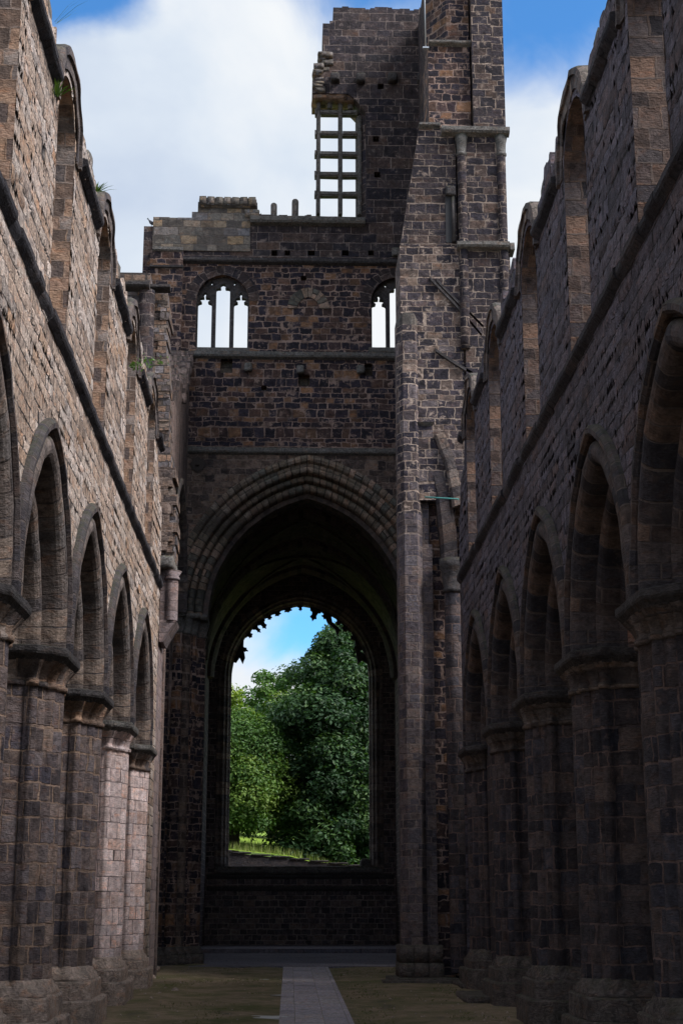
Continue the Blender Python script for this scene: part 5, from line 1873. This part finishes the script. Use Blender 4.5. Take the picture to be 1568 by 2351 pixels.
# long meadow grass behind the wall
rnd = random.Random(21)
quads, tones = [], []
for i in range(9000):
    x = rnd.uniform(-8, 7)
    y = rnd.uniform(82, 93)
    z = hz(x, y)
    h = rnd.uniform(0.18, 0.5)
    a = rnd.uniform(0, PI)
    dx, dy = 0.02 * math.cos(a), 0.02 * math.sin(a)
    lx, ly = rnd.gauss(0, 0.08), rnd.gauss(0, 0.08)
    quads.append([Vector((x - dx, y - dy, z - 0.03)), Vector((x + dx, y + dy, z - 0.03)), Vector((x + lx, y + ly, z + h))])
    tones.append(rnd.random())
o = quads_mesh('meadow_grass', quads, tones, leaf_mat('seeding grass', [(0.11, 0.17, 0.03), (0.17, 0.21, 0.05), (0.24, 0.24, 0.10)]))
o['kind'] = 'stuff'
tag(o, 'long sunlit meadow grass on the slope behind the low wall', 'grass')


# ------------------------------------------------------------------ small things
def tuft(name, label, cat, c, n, h, spread, seed, lean=(0, 0, 0), wid=0.012, broad=False):
    rnd = random.Random(seed)
    quads, tones = [], []
    c = Vector(c)
    for i in range(n):
        d = Vector((rnd.gauss(0, 1), rnd.gauss(0, 1), 0)) * spread
        p0 = c + d * 0.4
        tip = p0 + Vector((d.x * 1.6, d.y * 1.6, h * rnd.uniform(0.5, 1.1))) + Vector(lean) * h
        m_ = p0.lerp(tip, 0.55) + Vector((0, 0, h * 0.12))
        s_ = Vector((d.y, -d.x, 0.001)).normalized() * wid
        if broad:
            quads.append(leaf(rnd, tip, (tip - c).normalized(), 0.13))
            tones.append(rnd.random())
        quads.append([p0 - s_, p0 + s_, m_ + s_ * 0.7, m_ - s_ * 0.7])
        quads.append([m_ - s_ * 0.7, m_ + s_ * 0.7, tip])
        tones += [rnd.random(), rnd.random()]
    o = quads_mesh(name, quads, tones, M['weed'], None, c)
    o.location = c
    return tag(o, label, cat, None)


from math import isclose
def onx(u, v, X):
    d = ray(u, v)
    t_ = X / d.x
    return (X, d.y * t_, EYE + d.z * t_)


tuft('grass_tuft', 'bright green grass tuft growing below the first window head on the left wall', 'plant', onx(131, 218, -3.84), 34, 0.22, 0.06, 1, (0.3, 0, 0))
tuft('grass_tuft', 'small tuft of grass on the left wall top beside the second window head', 'plant', onx(222, 438, -3.86), 30, 0.16, 0.06, 2, (0.3, 0, 0))
tuft('grass_wisp', 'thin dry grass wisps leaning out from the left wall top', 'plant', onx(126, 50, -3.9), 5, 0.45, 0.08, 3, (0.9, 0, 0), 0.006)
tuft('leafy_weed', 'leafy green weed sprouting from the left wall near its far end', 'plant', onx(298, 840, -3.86), 22, 0.4, 0.10, 4, (0.4, 0, -0.6), 0.006, True)
tuft('leafy_weed', 'pale green fern on the ruined pier top beside the left wall', 'plant', onx(342, 842, -4.0), 18, 0.3, 0.10, 5, (0.3, 0, 0), 0.006, True)

rnd = random.Random(77)
mb = MB()
for i in range(1300):
    x_ = rnd.uniform(-3.2, 4.2)
    y_ = 24 + 28 * rnd.random() ** 1.3
    if -0.25 < x_ < 1.35 and rnd.random() < 0.85:
        continue
    edge = rnd.random() < 0.5
    if edge:
        x_ = rnd.choice((-1, 1)) * rnd.uniform(0, 0.9) ** 2 + (-3.2 if rnd.random() < .5 else 4.1)
    r_ = 0.008 + 0.03 * rnd.random() ** 2
    a = rnd.uniform(0, PI)
    z_ = gz(x_, y_) + 0.004
    pts = [(x_ + r_ * math.cos(a + q) * rnd.uniform(.7, 1.3), y_ + r_ * math.sin(a + q) * rnd.uniform(.7, 1.3)) for q in (0, 1.4, 2.9, 4.4)]
    t_ = (x_, y_, z_ + r_ * 0.9)
    for k in range(4):
        mb.poly([(*pts[k], z_), (*pts[(k + 1) % 4], z_), t_])
o = mb.build('gravel', M['plinth'], merge=False)
o['kind'] = 'stuff'
tag(o, 'small pale grit and chips scattered over the earth floor', 'gravel')
quads, tones = [], []
for i in range(7000):
    x_ = rnd.uniform(-3.4, 4.4)
    y_ = 25 + 27 * rnd.random()
    if -0.3 < x_ < 1.4 or mnoise.noise(Vector((x_ * 0.8, y_ * 0.35, 9))) < 0.12:
        continue
    z_ = gz(x_, y_)
    a = rnd.uniform(0, PI)
    h_ = rnd.uniform(0.02, 0.05)
    quads.append([Vector((x_ - .012 * math.cos(a), y_ - .012 * math.sin(a), z_)), Vector((x_ + .012 * math.cos(a), y_ + .012 * math.sin(a), z_)), Vector((x_ + rnd.gauss(0, .02), y_ + rnd.gauss(0, .02), z_ + h_))])
    tones.append(rnd.random())
o = quads_mesh('moss', quads, tones, leaf_mat('short moss and grass', [(0.07, 0.085, 0.02), (0.11, 0.12, 0.03)]))
o['kind'] = 'stuff'
tag(o, 'short green moss in patches on the earth floor', 'moss')

# pigeon on the tower parapet
px_, pz_ = T(347, 512)
root = thing('pigeon', 'small grey pigeon perched on the left corner of the tower wall', 'bird', (px_, YT + 0.3, pz_))
mb = MB()
prof = [(-0.20, 0.10, 0.012), (-0.13, 0.12, 0.035), (-0.05, 0.155, 0.07), (0.03, 0.19, 0.085), (0.09, 0.23, 0.07), (0.12, 0.28, 0.045), (0.135, 0.32, 0.04), (0.15, 0.345, 0.045), (0.17, 0.355, 0.03), (0.185, 0.35, 0.012), (0.205, 0.345, 0.004)]
secs = []
for i, (x, z, r_) in enumerate(prof):
    secs.append([(px_ - x, YT + 0.3 + r_ * math.cos(q) * 0.85, pz_ + z - 0.02 + r_ * math.sin(q)) for q in (2 * PI * k / 12 for k in range(12))])
mb.loft(secs, True, True)
mb.build('body', M['pigeon'], root)
for dy in (-0.025, 0.025):
    mb = MB()
    mb.tube([(px_ - 0.01, YT + 0.3 + dy, pz_ - 0.03), (px_ - 0.02, YT + 0.3 + dy, pz_ + 0.12)], 0.008, 6)
    mb.tube([(px_ - 0.06, YT + 0.3 + dy, pz_ - 0.02), (px_ + 0.02, YT + 0.3 + dy, pz_ - 0.02)], 0.006, 6)
    mb.build('leg', M['iron'], root)

# pale flat slabs beside the path, laid for the bright streaks
def onz(u, v, z):
    d = ray(u, v)
    t_ = (z - EYE) / d.z
    return d.x * t_, d.y * t_


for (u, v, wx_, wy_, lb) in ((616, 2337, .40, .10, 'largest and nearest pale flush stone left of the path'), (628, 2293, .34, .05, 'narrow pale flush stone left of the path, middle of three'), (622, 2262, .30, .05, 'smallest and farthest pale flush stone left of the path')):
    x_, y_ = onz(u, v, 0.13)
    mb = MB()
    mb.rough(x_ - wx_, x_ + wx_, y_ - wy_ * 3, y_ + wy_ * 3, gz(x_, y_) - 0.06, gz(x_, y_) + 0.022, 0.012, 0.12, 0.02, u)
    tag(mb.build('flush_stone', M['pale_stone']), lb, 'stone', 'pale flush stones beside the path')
# flat stones by the right-hand piers and rubble by the left-hand ones
rnd = random.Random(31)
for (u, v, w_, l_, h_, lb) in ((1110, 2268, .75, 1.5, .10, 'flat mossy slab on the ground before the far right pier'), (1135, 2295, .8, 1.3, .12, 'larger flat mossy slab nearest the right-hand plinths'), (1065, 2245, .5, .9, .08, 'thin flat slab next to the foot of the octagonal pier')):
    x_, y_ = onz(u, v, 0.2)
    mb = MB()
    mb.rough(x_ - w_, x_ + w_, y_ - l_, y_ + l_, zg(y_) - 0.06, zg(y_) + h_, 0.04, 0.2, 0.05, u)
    tag(mb.build('stone_slab', M['plinth_dark']), lb, 'stone slab', 'flat slabs by the right-hand piers')
for (u, v, s_, lb) in ((170, 2330, .16, 'small pointed stone against the plinth in the lower left'), (345, 2262, .14, 'small loose stone before the last pale pier'), (400, 2285, .10, 'little stone lying on the earth left of the path'), (352, 2248, .2, 'flat loose stone at the foot of the last pale pier')):
    x_, y_ = onz(u, v, 0.15)
    mb = MB()
    mb.rough(x_ - s_, x_ + s_, y_ - s_ * 1.4, y_ + s_ * 1.4, zg(y_) - 0.04, zg(y_) + s_ * 0.9, s_ * 0.5, 0.07, 0.06, u)
    tag(mb.build('loose_stone', M['plinth']), lb, 'stone', 'loose stones by the left-hand piers')
